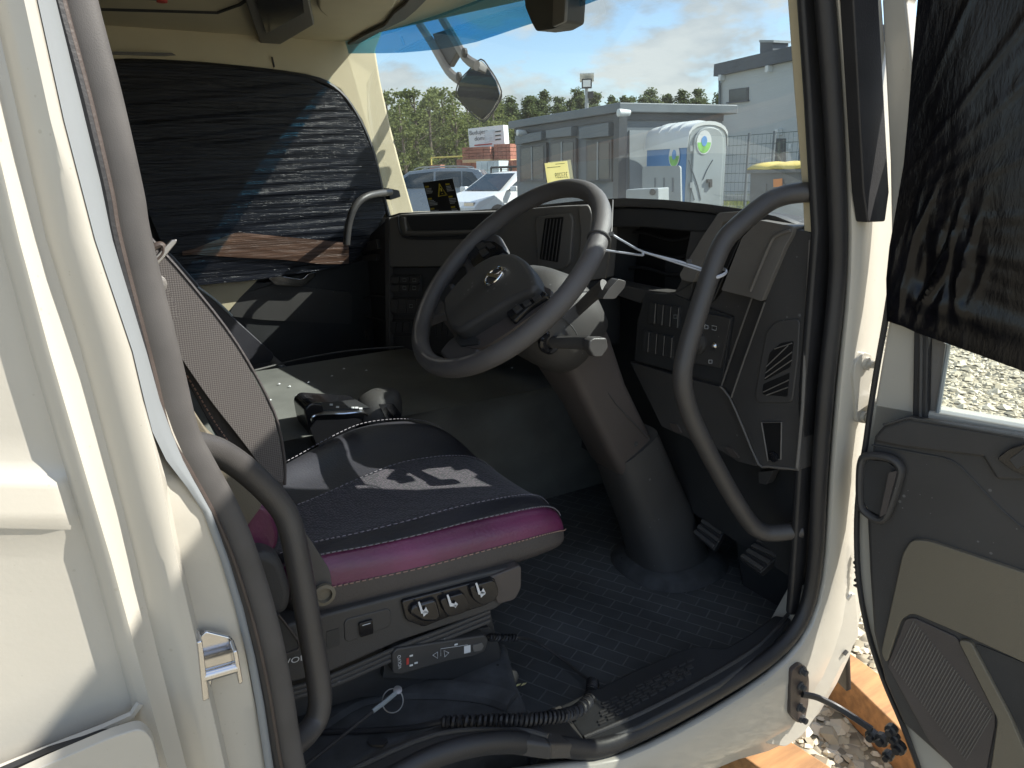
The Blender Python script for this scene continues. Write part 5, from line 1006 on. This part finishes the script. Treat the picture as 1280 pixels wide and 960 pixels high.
# ---------------------------------------------------------------- driver seat
seat = MB()
YE = [(.14, .50), (.20, .53), (.27, .605), (.36, .70), (.45, .765), (.53, .77), (.585, .745), (.615, .71), (.632, .67), (.64, .65)]
def srow(x, z0, h, y0=.175, y1=.76, k=1.0):
    y1 = lin(YE, x)
    w_ = y1-y0; P = []
    for yy, zz in ((.0, .12), (.0, .42), (.004, .58), (.012, .80), (.045, .98), (.12, 1.04), (.17, 1.0), (.26, .95), (.40, .93), (.55, .94), (.69, .97), (.75, 1.03), (.83, 1.13), (.92, 1.10), (.985, .9), (1.0, .55), (.99, .12), (.8, 0), (.5, 0), (.15, 0)):
        P.append(V((x, y0+w_*(.5+(yy-.5)*k), z0+h*zz)))
    return P
stn = [(.14, .165, .115, .96), (.20, .165, .12, 1), (.27, .16, .115, 1), (.36, .15, .115, 1), (.45, .145, .115, 1), (.53, .142, .112, 1), (.585, .142, .106, .995), (.615, .145, .094, .985), (.632, .152, .072, .96), (.64, .165, .045, .93)]
rg_ = [srow(x, z, h, k=k) for x, z, h, k in stn]; nr_ = 20; vs = [p for r in rg_ for p in r]; fs = []; mi = []
for a in range(len(rg_)-1):
    for i in range(nr_):
        fs.append((a*nr_+i, a*nr_+(i+1) % nr_, (a+1)*nr_+(i+1) % nr_, (a+1)*nr_+i))
        mi.append(2 if i in (0, 19) else 2 if i == 1 else 1 if i in (2, 3) else 0 if i in (4,) else 3 if 5 <= i <= 8 else 0)
fs += [tuple(range(nr_-1, -1, -1)), tuple((len(rg_)-1)*nr_+i for i in range(nr_))]; mi += [0, 2]
seat.v = [tuple(p) for p in vs]; seat.f = fs; seat.m = mi
ds = seat.build('driver_seat', ['leather', 'leather_purple', 'leather_warm', 'mesh_fabric'], cab, ang=80, sub=2)
def seam(ix, m_, r=.0011, lift=.0015, a0=0, a1=None, nm='stitching'):
    P = [r_[ix] for r_ in rg_[a0:a1]]; c = V((.4, .46, .2)); P = cr(P, 8)
    if m_.startswith('thread'):
        mb = MB()
        for i in range(0, len(P)-1, 1):
            n_ = ((P[i]-V((P[i].x, .46, .19))).normalized())*lift; mb.tube([P[i]+n_, P[i].lerp(P[i+1], .6)+n_], r, n=4)
        o = mb.build(nm, m_, ds); o['kind'] = 'stuff'; return o
    return MB().tube([p+(p-V((p.x, .46, .19))).normalized()*lift for p in P], r, n=6).build(nm, m_, ds)
seam(2, 'thread'); seam(4, 'ink', .0016, .0, nm='piping'); seam(4, 'thread_grey', .0009, .003); seam(5, 'thread_grey', .0009, .001); seam(9, 'thread_grey', .001, .001); seam(13, 'thread_grey', .0009, .0005)
# backrest: dark core with the woven strip along its edge
prism('backrest', [(140, 200), (178, 288), (232, 352), (292, 428), (338, 510), (352, 560), (356, 600), (350, 640), (320, 640), (300, 590), (262, 530), (225, 460), (190, 400), (150, 300)], PY(.27), YY*.42, 'leather', ds, .02, .02, 4)
prism('backrest_bolster', [(148, 210), (178, 287), (234, 350), (294, 428), (340, 512), (352, 560), (356, 606), (336, 596), (300, 548), (262, 500), (222, 442), (196, 370), (165, 290)], PY(.245), YY*.06, 'weave', ds, .02, .014, 4)
tubep('bolster_piping', [(180, 289), (236, 352), (296, 430), (342, 514), (355, 570), (356, 606)], PY(.246), .0022, 'leather_warm', ds)
P = tr([(208, 430), (240, 480), (270, 530), (300, 570), (325, 596)], PY(.262)); mb = MB(); P = cr(P, 10)
for i in range(0, len(P)-1): mb.tube([P[i], P[i].lerp(P[i+1], .6)], .001, n=4)
o = mb.build('stitching', 'thread', ds); o['kind'] = 'stuff'
prism('backrest_wing', [(306, 650), (318, 628), (340, 636), (350, 670), (345, 690), (315, 692), (302, 690)], PY(.20), YY*.05, 'leather_purple', ds, .012, .012, 4)
rc_ = prism('recliner_cover', [(225, 488), (262, 545), (300, 572), (328, 618), (328, 632), (306, 662), (290, 668), (240, 600)], PY(.19), YY*.03, 'door_beige', ds, .012, .006)
mb = MB(); mb.lathe(T(285, 631, PY(.19)), -YY, [(.012, -.002), (.012, .002), (.009, .003), (.001, .003)], n=16); mb.build('cover_plug', 'ink', rc_)
prism('hinge_cover', [(302, 700), (330, 690), (352, 700), (366, 740), (360, 770), (320, 775), (304, 740)], PY(.165), YY*.06, 'plastic', ds, .02, .012, 4)
prism('belt_stalk', [(368, 650), (384, 668), (412, 712), (416, 735), (404, 748), (388, 738), (372, 690)], PY(.150), YY*.014, 'rubber', ds, .008, .004)
mb = MB(); c = T(404, 742, PY(.148)); mb.lathe(c, -YY, [(.016, 0), (.016, .006), (.011, .007), (.010, .001), (.001, .001)], n=20); mb.build('belt_ring', 'door_beige', ds)
# seat base with the control strip
bs_ = prism('seat_base', [(330, 790), (400, 770), (500, 744), (600, 718), (652, 706), (650, 730), (640, 745), (620, 762), (500, 802), (410, 842), (335, 862), (322, 820)], PY(.165), YY*.50, 'plastic', ds, .006, .006)
prism('base_pedestal', [(330, 850), (410, 838), (500, 802), (612, 762), (622, 800), (640, 858), (560, 866), (450, 872), (360, 900)], PY(.20), YY*.42, 'plastic_deep', ds, .004, .006)
for k, y_ in enumerate((0, 6, 12)): tubep('base_rib', [(345, 866+y_), (412, 846+y_), (500, 808+y_), (560, 785+y_), (612, 764+y_)], PY(.172), (.004, .003), 'plastic', ds, 3)
prism('front_cover', [(612, 722), (652, 706), (652, 735), (644, 750), (622, 756)], PY(.160), YY*.10, 'plastic_brown', ds, .008, .005)
sf_ = prism('lumbar_switch', [(430, 779), (434, 774), (484, 761), (489, 764), (489, 780), (484, 785), (436, 803), (431, 800)], PY(.163), YY*.006, 'plastic', ds, .003, .002)
prism('rocker', [(449, 780), (466, 775), (467, 792), (451, 797)], PY(.158), YY*.008, 'plastic_gloss', ds, .002, .002)
tubep('rocker_mark', [(453, 782), (463, 779)], PY(.1575), .0006, 'print_white', ds, 1, 4)
prism('switch_pad', [(408, 790), (424, 785), (425, 806), (409, 812)], PY(.164), YY*.004, 'plastic_deep', ds, .001)
kc = prism('key_cluster', [(502, 752), (540, 742), (585, 730), (618, 722), (624, 738), (610, 756), (560, 772), (530, 784), (508, 776)], PY(.158), YY*.012, 'plastic_gloss', ds, .006, .003)
def icon(mb, cx, cy, arr):
    pl = PY(.1385); mb.prism(tr([(cx-7, cy-10), (cx-5, cy-11), (cx-1, cy), (cx+5, cy+1), (cx+5, cy+4), (cx-3, cy+4)], pl), YY*-.0008)
    mb.prism(tr([(cx+4, cy-2), (cx+7, cy+1), (cx+4, cy+6), (cx+2, cy+3)] if arr else [(cx+3, cy-4), (cx+6, cy+2), (cx, cy+8), (cx-1, cy+3)], pl), YY*-.0008)
for l, ic in (([(512, 768), (516, 758), (546, 749), (552, 772), (546, 778), (528, 778)], (532, 766)), ([(550, 750), (580, 741), (587, 756), (582, 766), (562, 772), (556, 766)], (568, 757)), ([(587, 734), (618, 725), (624, 742), (618, 752), (602, 757), (592, 750)], (604, 742))):
    prism('seat_key', l, PY(.150), YY*.012, 'plastic_gloss', ds, .006, .005, 3)
    mb = MB(); icon(mb, ic[0], ic[1], l[0][0] == 550); o = mb.build('seat_key_symbol', 'print_white', ds, smooth=False); o.location.y = .008
# box behind the handle with the maker's lettering
prism('side_box', [(326, 775), (345, 765), (372, 800), (374, 812), (340, 822), (330, 820)], PY(.150), YY*.02, 'plastic_deep', ds, .006, .004)
tubep('side_box_edge', [(348, 768), (372, 800), (372, 812), (344, 822)], PY(.149), .0014, 'plastic_brown', ds, 2, 6)
mb = MB(); o_ = T(355, 832, PY(.162)); ux = (T(390, 822, PY(.162))-o_).normalized(); uy = (V((0, 0, 1))-ux*ux.z).normalized(); text_mb(mb, 'VOLVO', o_, ux*1.25, uy, .0125); mb.build('lettering', 'print_white', ds, smooth=False)
mb = MB(); mb.prism(tr([(336, 798), (342, 806), (347, 802), (348, 806), (338, 808)], PY(.1485)), YY*-.0008); mb.build('pictogram', 'print_white', ds, smooth=False)
prism('base_bracket', [(478, 848), (484, 812), (500, 800), (612, 784), (622, 800), (630, 852), (560, 850)], PY(.188), YY*.03, 'plastic_deep', ds, .004, .004)
prism('base_foot', [(618, 798), (632, 830), (648, 850), (644, 858), (616, 856)], PY(.20), YY*.05, 'plastic_deep', ds, .004, .004)
mb = MB(); mb.lathe(T(636, 845, PY(.195)), -YY, [(.016, 0), (.016, .01), (.01, .012), (.001, .012)], n=8); mb.build('foot_bolt', 'ink', ds)
# seat belt on the rear pillar
sbt = MB().prism(tr([(160, 260), (174, 286), (188, 318), (205, 350), (225, 395), (214, 402), (190, 350), (165, 290)], PY(.085)), YY*.002).build('seat_belt', 'weave', cab)
mb = MB(); mb.lathe(T(195.5, 355, PY(.080)), -YY, [(.010, 0), (.010, .002), (.007, .004), (.003, .004), (.0025, .002), (.001, .002)], n=20); mb.build('belt_button', 'plastic_grey', sbt)
mb = MB(); mb.prism(tr([(184, 336), (188, 327), (214, 300), (221, 299), (221, 303), (204, 324), (190, 340)], PY(.075)), YY*.004); mb.build('belt_tongue', 'steel', sbt, bevel=.001)
tubep('tongue_loop', [(186, 330), (190, 312), (200, 306), (204, 310), (202, 318), (194, 326)], PY(.078), .0035, 'bracket', sbt, 4, 8)
# ---------------------------------------------------------------- housing at the top of the windscreen, outside mirror
hs = MB().prism(rnd(tr([(655, -25), (656, 8), (664, 28), (670, 39), (692, 36), (706, 28), (709, -25)], PX(1.10)), .008), XX*.06).build('sensor_housing', 'plastic', cab, bevel=.008, seg=3)
prism('housing_face', [(692, -25), (690, 34), (705, 27), (708, -25)], PX(1.092), XX*.01, 'plastic_grey', hs, .006, .003)
PMr = (T(598, 115, PX(1.42)), V((-.86, -.5, .08)).normalized()); mi_ = -PMr[1] if PMr[1].dot(CAM-PMr[0]) < 0 else PMr[1]
MP = tr([(570, 117), (574, 102), (586, 88), (601, 74), (612, 86), (622, 102), (627, 120), (616, 140), (604, 152), (588, 140), (576, 127)], PMr)
mir = MB().prism(rnd(MP, .01), -mi_*.05, 0, .8).build('front_mirror', 'mirror_shell', cab, bevel=.008, seg=3)
mb = MB(); mb.prism([p+mi_*.001 for p in rnd(inset(MP, .955), .01)], mi_*.002); mb.build('mirror_glass', 'mirror', mir)
mb = MB(); mb.tube(cr(MP, 3, True), .003, n=6, closed=True); mb.build('mirror_rim', 'ink', mir)
P1, P2 = tr([(522, 26), (540, 54), (560, 88), (574, 100)], PX(1.40)), tr([(552, 22), (568, 48), (582, 72), (596, 82)], PX(1.40))
for P in (P1, P2): mb = MB(); mb.tube(cr(P, 4), (.020, .014), n=8); mb.build('mirror_arm', 'mirror_shell', mir)
mb = MB(); mb.prism(tr([(540, 42), (560, 36), (572, 64), (560, 84), (548, 66)], PX(1.405)), XX*.03); mb.build('mirror_bracket', 'plastic', mir, bevel=.005)
for px, py in ((582, 66), (575, 96)): mb = MB(); mb.lathe(T(px, py, PX(1.385)), -XX, [(.018, 0), (.018, .01), (.010, .014), (.001, .014)], n=10); mb.build('mirror_pivot', 'plastic', mir)
# ================================================================== loose things in and on the cab
# stretch film on the passenger window
ft = [(124, 96), (132, 84), (142, 79), (250, 80), (382, 96), (424, 116), (450, 152), (468, 196), (478, 244), (482, 262)]
fb = [(124, 100), (160, 200), (200, 300), (214, 334), (246, 356), (300, 352), (345, 346), (400, 338), (440, 330), (462, 300), (482, 270)]
lf_ = [(79, 142), (84, 132), (96, 124), (98, 124), (200, 160), (300, 200), (334, 214), (349, 230), (356, 246)]
rf_ = [(79, 200), (81, 262), (96, 382), (116, 424), (152, 450), (196, 468), (244, 478), (266, 482), (300, 462), (330, 440), (338, 400), (346, 345), (352, 300), (356, 250)]
cols_ = []; NX, NZ = 60, 130
for j in range(NZ+1):
    py = 79+(356-79)*j/NZ; a, b_ = lin(lf_, py), lin(rf_, py); c_ = []
    for i in range(NX+1):
        px = a+(b_-a)*i/NX; edge = min(i/NX, 1-i/NX, j/NZ, 1-j/NZ)
        q = noise.noise(V((px*.005, py*.13+px*.012, 1)))*.006+noise.noise(V((px*.01, py*.3+px*.03, 7)))*.0022
        c_.append(T(px, py, PY(2.105+q*min(1, edge*8))))
    cols_.append(c_)
mb = MB(); mb.grid(cols_); o = mb.build('window_film', 'film_far', ang=60); tag(o, 'black stretch film with fine horizontal creases over the passenger window', 'plastic film')
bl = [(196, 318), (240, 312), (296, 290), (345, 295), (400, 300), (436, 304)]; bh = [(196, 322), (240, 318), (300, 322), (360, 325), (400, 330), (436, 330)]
mb = MB(); mb.grid([[T(px, lin(bl, px)+(lin(bh, px)-lin(bl, px))*j/14, PY(2.094+noise.noise(V((px*.02, j*.6, 3)))*.002)) for j in range(15)] for px in range(228, 437, 8)]); o = mb.build('brown_glow_strip', 'brown_glow_film', ang=70); tag(o, 'added brown strip standing for the brown glow low in the black passenger window film', 'plastic film')  # brown light seen in the film, carried by the colour of an added strip
# stretch film wrapped round the driver door window
le = [(1150, -90), (1142, 0), (1136, 70), (1130, 150), (1125, 205), (1114, 270), (1107, 310), (1103, 350), (1104, 402)]
el = [dsz(*q, .03) for q in le]; el = [(.31, 1.75), (.09, 1.37), (.07, 1.32)]+[q for q in el if q[1] < 1.29]
el.sort(key=lambda q: q[1]); ez = [(z, s) for s, z in el]; sb0 = dsz(1104, 403, .03); sbx = [dsz(*q, .03) for q in [(1104, 403), (1125, 410), (1142, 418), (1170, 428), (1220, 446), (1290, 472)]]
sbt_ = [(s, z) for s, z in sbx]+[(.6, sbx[-1][1]-.015), (1.02, sbx[-1][1]-.01)]
rows = []; NU, NV = 150, 130
for j in range(NV+1):
    v = j/NV; r_ = []
    for i in range(NU+1):
        u = (i/NU)**1.6; zt_ = lin([(0, 1.36), (.1, 1.38), (.2, 1.42), (.4, 1.54), (.58, 1.625), (.68, 1.65), (.86, 1.68), (1.05, 1.66)], u*1.03+.03)
        z0 = lin(ez, sb0[1]+(zt_-sb0[1])*v); s = z0+(1.05-z0)*u; zb = lin(sbt_, s); z = zb+(zt_-zb)*v; s = lin(ez, z); s = s+(1.05-s)*u
        e_ = min(1, min(u*14, v*9, 1))
        rdg = lambda n_: (1-min(1, abs(n_)*1.6))**7
        wr = noise.noise(V((s*4+z*2.5, z*3, 5)))*.012
        ver = math.exp(-((z-.640)/.075)**2)*max(0, 1-abs(s-.075)/.085)*(rdg(noise.noise(V((s*34-z*6, z*3.5, 9))))*.040+noise.noise(V((s*60, z*14, 4)))*.010)
        an = math.atan2(z-.690, s+.03); hy = math.hypot(s, z-.69); msk = max(0, noise.noise(V((an*3, hy*4, 21)))*1.6)
        fan = (rdg(noise.noise(V((an*6, hy*.6, 11))))*.0022+rdg(noise.noise(V((an*17, hy*.8, 2))))*.0016*msk)*(1 if z > .70 else .7)
        hem = .016*math.exp(-((z-zb)/.018)**2)+.010*math.exp(-((z-zb-.05)/.02)**2)
        r_.append(DW(s, z, .016+(wr*.6+ver+fan+hem)*e_))
    rows.append(r_)
mb = MB(); mb.grid(rows); fo = mb.build('door_film', 'film_near', ang=75); tag(fo, 'glossy black stretch film wrapped wrinkled round the open driver door window', 'plastic film')
# warning card and paper ticket on the windscreen
def wcard(name, label, cat, l, m_, dx):
    P = []
    for x, y in l:
        d = ray(x, y); t_ = 1.0
        for _ in range(12):
            p = CAM+d*t_; t_ *= (wsx(p.y, p.z)-dx)/max(p.x, .01) if p.x > 0 else 1
        P.append(CAM+d*t_)
    n_ = (P[1]-P[0]).cross(P[3]-P[0]).normalized(); n_ = n_ if n_.dot(CAM-P[0]) > 0 else -n_
    t = thing(name, label, cat, P[3]); MB().prism(P, n_*.0012).build('sheet', m_, t); return t, P, n_
t, P, n_ = wcard('warning_card', 'black warning card with yellow triangle leaning on the windscreen', 'card', [(529, 228), (566, 223), (576, 264), (539, 267)], 'card_black', .012)
ux, uy = (P[1]-P[0]), (P[3]-P[0])
def cq(u, v, k=.002): return P[0]+ux*u+uy*v+n_*k
mb = MB(); mb.tube([cq(.55, .12), cq(.70, .46), cq(.42, .48)], .0042, n=5, closed=True); mb.tube([cq(.555, .24), cq(.56, .34)], .0035, n=5); mb.tube([cq(.562, .40), cq(.563, .415)], .0035, n=5)
mb.build('triangle', 'print_yellow', t)
rk = random.Random(4); mb = MB(); mb2 = MB()
for u0, u1 in ((.04, .33), (.74, .97)):
    for v0 in (.12, .50, .82):
        mb2.prism([cq(u0, v0), cq(u0+.13, v0), cq(u0+.13, v0+.05), cq(u0, v0+.05)], n_*.0005)
        for k in range(4): L2 = u0+(u1-u0)*rk.uniform(.6, 1); v = v0+.08+k*.045; mb.prism([cq(u0, v), cq(L2, v), cq(L2, v+.022), cq(u0, v+.022)], n_*.0005) if v < .97 else 0
mb.build('small_print', 'print_white', t, smooth=False)['kind'] = 'stuff'; mb2.build('headings', 'print_yellow', t, smooth=False)
t, P, n_ = wcard('paper_ticket', 'pale yellow paper ticket with mirrored number stuck on the windscreen', 'paper', [(681, 204), (709, 201), (713, 228), (685, 231)], 'paper_backlit', .006)
ux, uy = (P[1]-P[0]), (P[3]-P[0]); mb = MB(); o_ = P[0]+ux*.97+uy*.72+n_*.002
text_mb(mb, '353209', o_, -ux.normalized(), -uy.normalized(), ux.length*.19); mb.prism([cq(.1, .2), cq(.7, .2), cq(.7, .225), cq(.1, .225)], n_*.0005); mb.prism([cq(.5, .08), cq(.9, .08), cq(.9, .1), cq(.5, .1)], n_*.0005); mb.build('number', 'ink', t, smooth=False)
# cable tie between wheel and handle
A = T(739, 296, (WC+wn*.01, wn)); zt_ = thing('cable_tie', 'thin pale cable ties holding the steering wheel to the front grab handle', 'cable tie', A)
def zp(px, py, k): return CAM+ray(px, py)*k
kA = (A-CAM).dot(FW); Hh = T(893, 342, PY(.09)); kH = (Hh-CAM).dot(FW); km = kA*.55+kH*.45
for l in ([(752, 292, kA), (764, 293, kA), (780, 302, kA), (805, 315, km), (850, 327, km*.4+kH*.6), (896, 342, kH-.012)], [(745, 311, kA), (780, 316, kA), (803, 319, km), (806, 316, km), (850, 330, km*.4+kH*.6), (890, 343, kH-.012)]):
    mb = MB(); mb.tube(cr([zp(*q) for q in l], 5), (.0018, .0012), n=6); mb.build('strap', 'tie', zt_)
rim_c = WC+((A-WC)-wn*(A-WC).dot(wn)).normalized()*.2205; td = ((A-WC)-wn*(A-WC).dot(wn)).normalized()
mb = MB(); mb.tube([rim_c+(td*math.cos(a)+wn*math.sin(a))*.0195 for a in [2*math.pi*i/20 for i in range(20)]], .002, n=6, closed=True); mb.build('loop', 'ink', zt_)
mb = MB(); mb.tube([Hh+(YY*math.cos(a)+XX*math.sin(a))*.0190+ZZ*.006*math.sin(a) for a in [2*math.pi*i/20 for i in range(20)]], (.003, .0015), n=6, closed=True); mb.build('loop', 'tie', zt_)
for px, py, k in ((764, 293, kA), (861, 327, kH*.8+kA*.2)): mb = MB(); mb.box(zp(px, py, k-.004), RT*.004, UP*.003, FW*.003); mb.build('tie_head', 'ink', zt_)
mb = MB(); mb.tube(cr([zp(766, 250, kA+.12), zp(765, 280, kA+.02), zp(764, 293, kA), zp(762, 315, kA+.05), zp(757, 348, kA+.15)], 4), .0012, n=5); o = mb.build('thin_wire', 'plastic_grey'); tag(o, 'thin grey wire hanging beside the steering wheel rim', 'wire')
# remote handset with its coiled cord
rm = thing('remote_handset', 'black remote handset with coiled cord clipped to the seat base', 'remote control', T(550, 835, PY(.165)))
MB().prism(rnd(tr([(490, 818), (496, 811), (560, 801), (606, 794), (611, 800), (606, 815), (590, 821), (560, 827), (500, 844), (491, 842)], PY(.165)), .004), YY*.022).build('housing', 'plastic', rm, bevel=.003)
mb = MB(); pl = PY(.1640)
text_mb(mb, 'VOLVO', T(502, 835, pl), ZZ*1.0, -XX, .0075)
for l in ([(541, 819), (547, 815), (547, 823)], [(555, 813), (561, 816), (556, 821)]): mb.tube(tr(l, pl), .0006, n=4, closed=True)
mb.tube(tr([(551, 820), (551, 811), (585, 806)], pl), .0004, n=4); mb.prism(tr([(580, 808), (588, 806), (588, 815), (580, 817)], pl), YY*-.0005)
for px, py in ((514, 820), (520, 829), (514, 832), (570, 806)): mb.prism(tr([(px-2, py-1), (px+2, py-2), (px+2, py), (px-2, py+1)], pl), YY*-.0005)
mb.build('key_print', 'print_white', rm, smooth=False)
mb = MB(); mb.prism(tr([(508, 823), (511, 822), (511, 830), (508, 831)], pl), YY*-.0005); mb.build('red_mark', 'print_red', rm)
MB().prism(rnd(tr([(591, 807), (603, 804), (605, 808), (602, 813), (592, 815)], PY(.163)), .002), YY*.004).build('thumb_button', 'plastic_grey', rm, bevel=.001)
def coil(path, turns, R, r):
    P = cr(path, 12); out_ = []; n = turns*10
    for i in range(n+1):
        t_ = i/n*(len(P)-1); k = min(int(t_), len(P)-2); p = P[k].lerp(P[k+1], t_-k); d = (P[k+1]-P[k]).normalized(); u = d.cross(ZZ).normalized(); w2 = u.cross(d); a = 2*math.pi*i/10; R_ = R(i/n) if callable(R) else R
        out_.append(p+(u*math.cos(a)+w2*math.sin(a))*R_)
    mb = MB(); mb.tube(out_, r, n=5); return mb
c1_ = [T(611, 797, PY(.175)), T(645, 797, PY(.20))]
coil(c1_, 9, .0055, .0018).build('strain_relief', 'rubber_dark', rm)
cs = [T(645, 797, PY(.20)), T(668, 801, PZ(-.10)), T(700, 822, PZ(-.135)), T(725, 842, PZ(-.135)), T(741, 853, PZ(-.128))]
MB().tube(cr(cs, 6), .0032, n=8).build('cord', 'plastic', rm)
c2_ = [T(741, 853, PZ(-.125)), T(738, 872, PZ(-.10)), T(722, 888, PZ(-.05)), T(700, 895, PZ(.0)), T(660, 899, PZ(.016)), T(610, 900, PZ(.014)), T(552, 902, PZ(.012))]
coil(c2_, 48, lambda t_: .0098-.0035*t_, .0030).build('coiled_cord', 'rubber_dark', rm)
MB().tube(cr([T(552, 902, PZ(.012)), T(520, 909, PZ(.0)), T(470, 913, PZ(-.012)), T(400, 915, PZ(-.014)), T(350, 917, PZ(-.012))], 6), .0042, n=8).build('cord', 'rubber_dark', rm)
# pull cable with key ring
kr = thing('pull_cable', 'thin cable ending in a split ring on the cab floor', 'cable', T(380, 955, PZ(-.01)))
q = [T(372, 965, PZ(.0)), T(420, 926, PZ(.01)), T(467, 888, PZ(.03))]; MB().tube(cr(q, 5), .0028, n=8).build('cable', 'rubber_dark', kr)
q = [T(466, 889, PZ(.03)), T(482, 877, PZ(.032)), T(495, 866, PZ(.032))]; MB().tube(q, (.004, .003), n=8).build('ferrule', 'zinc', kr)
c = T(491, 876, PZ(.022)); MB().tube([c+V((math.cos(a)*.0165, math.sin(a)*.010, math.sin(a)*.014)) for a in [2*math.pi*i/28 for i in range(28)]], .0011, n=6, closed=True).build('ring', 'steel', kr)
MB().lathe(T(497, 863, PZ(.033)), (0, -.4, .9), [(.007, 0), (.007, .002), (.003, .0025)], n=14).build('tab', 'steel', kr)
mb = MB(); q = T(652, 857, PZ(-.145))
for a in ((648, 857), (655, 856)): c = T(*a, PZ(-.146)); mb.add([c+V((-.008, 0, 0)), c+V((0, .004, .001)), c+V((.008, .002, 0)), c+V((0, -.003, .002))], [(0, 1, 2, 3)])
tag(mb.build('dry_leaf', 'paper_yellow', smooth=False), 'pale dry leaf bits on the floor mat by the seat foot', 'leaf')
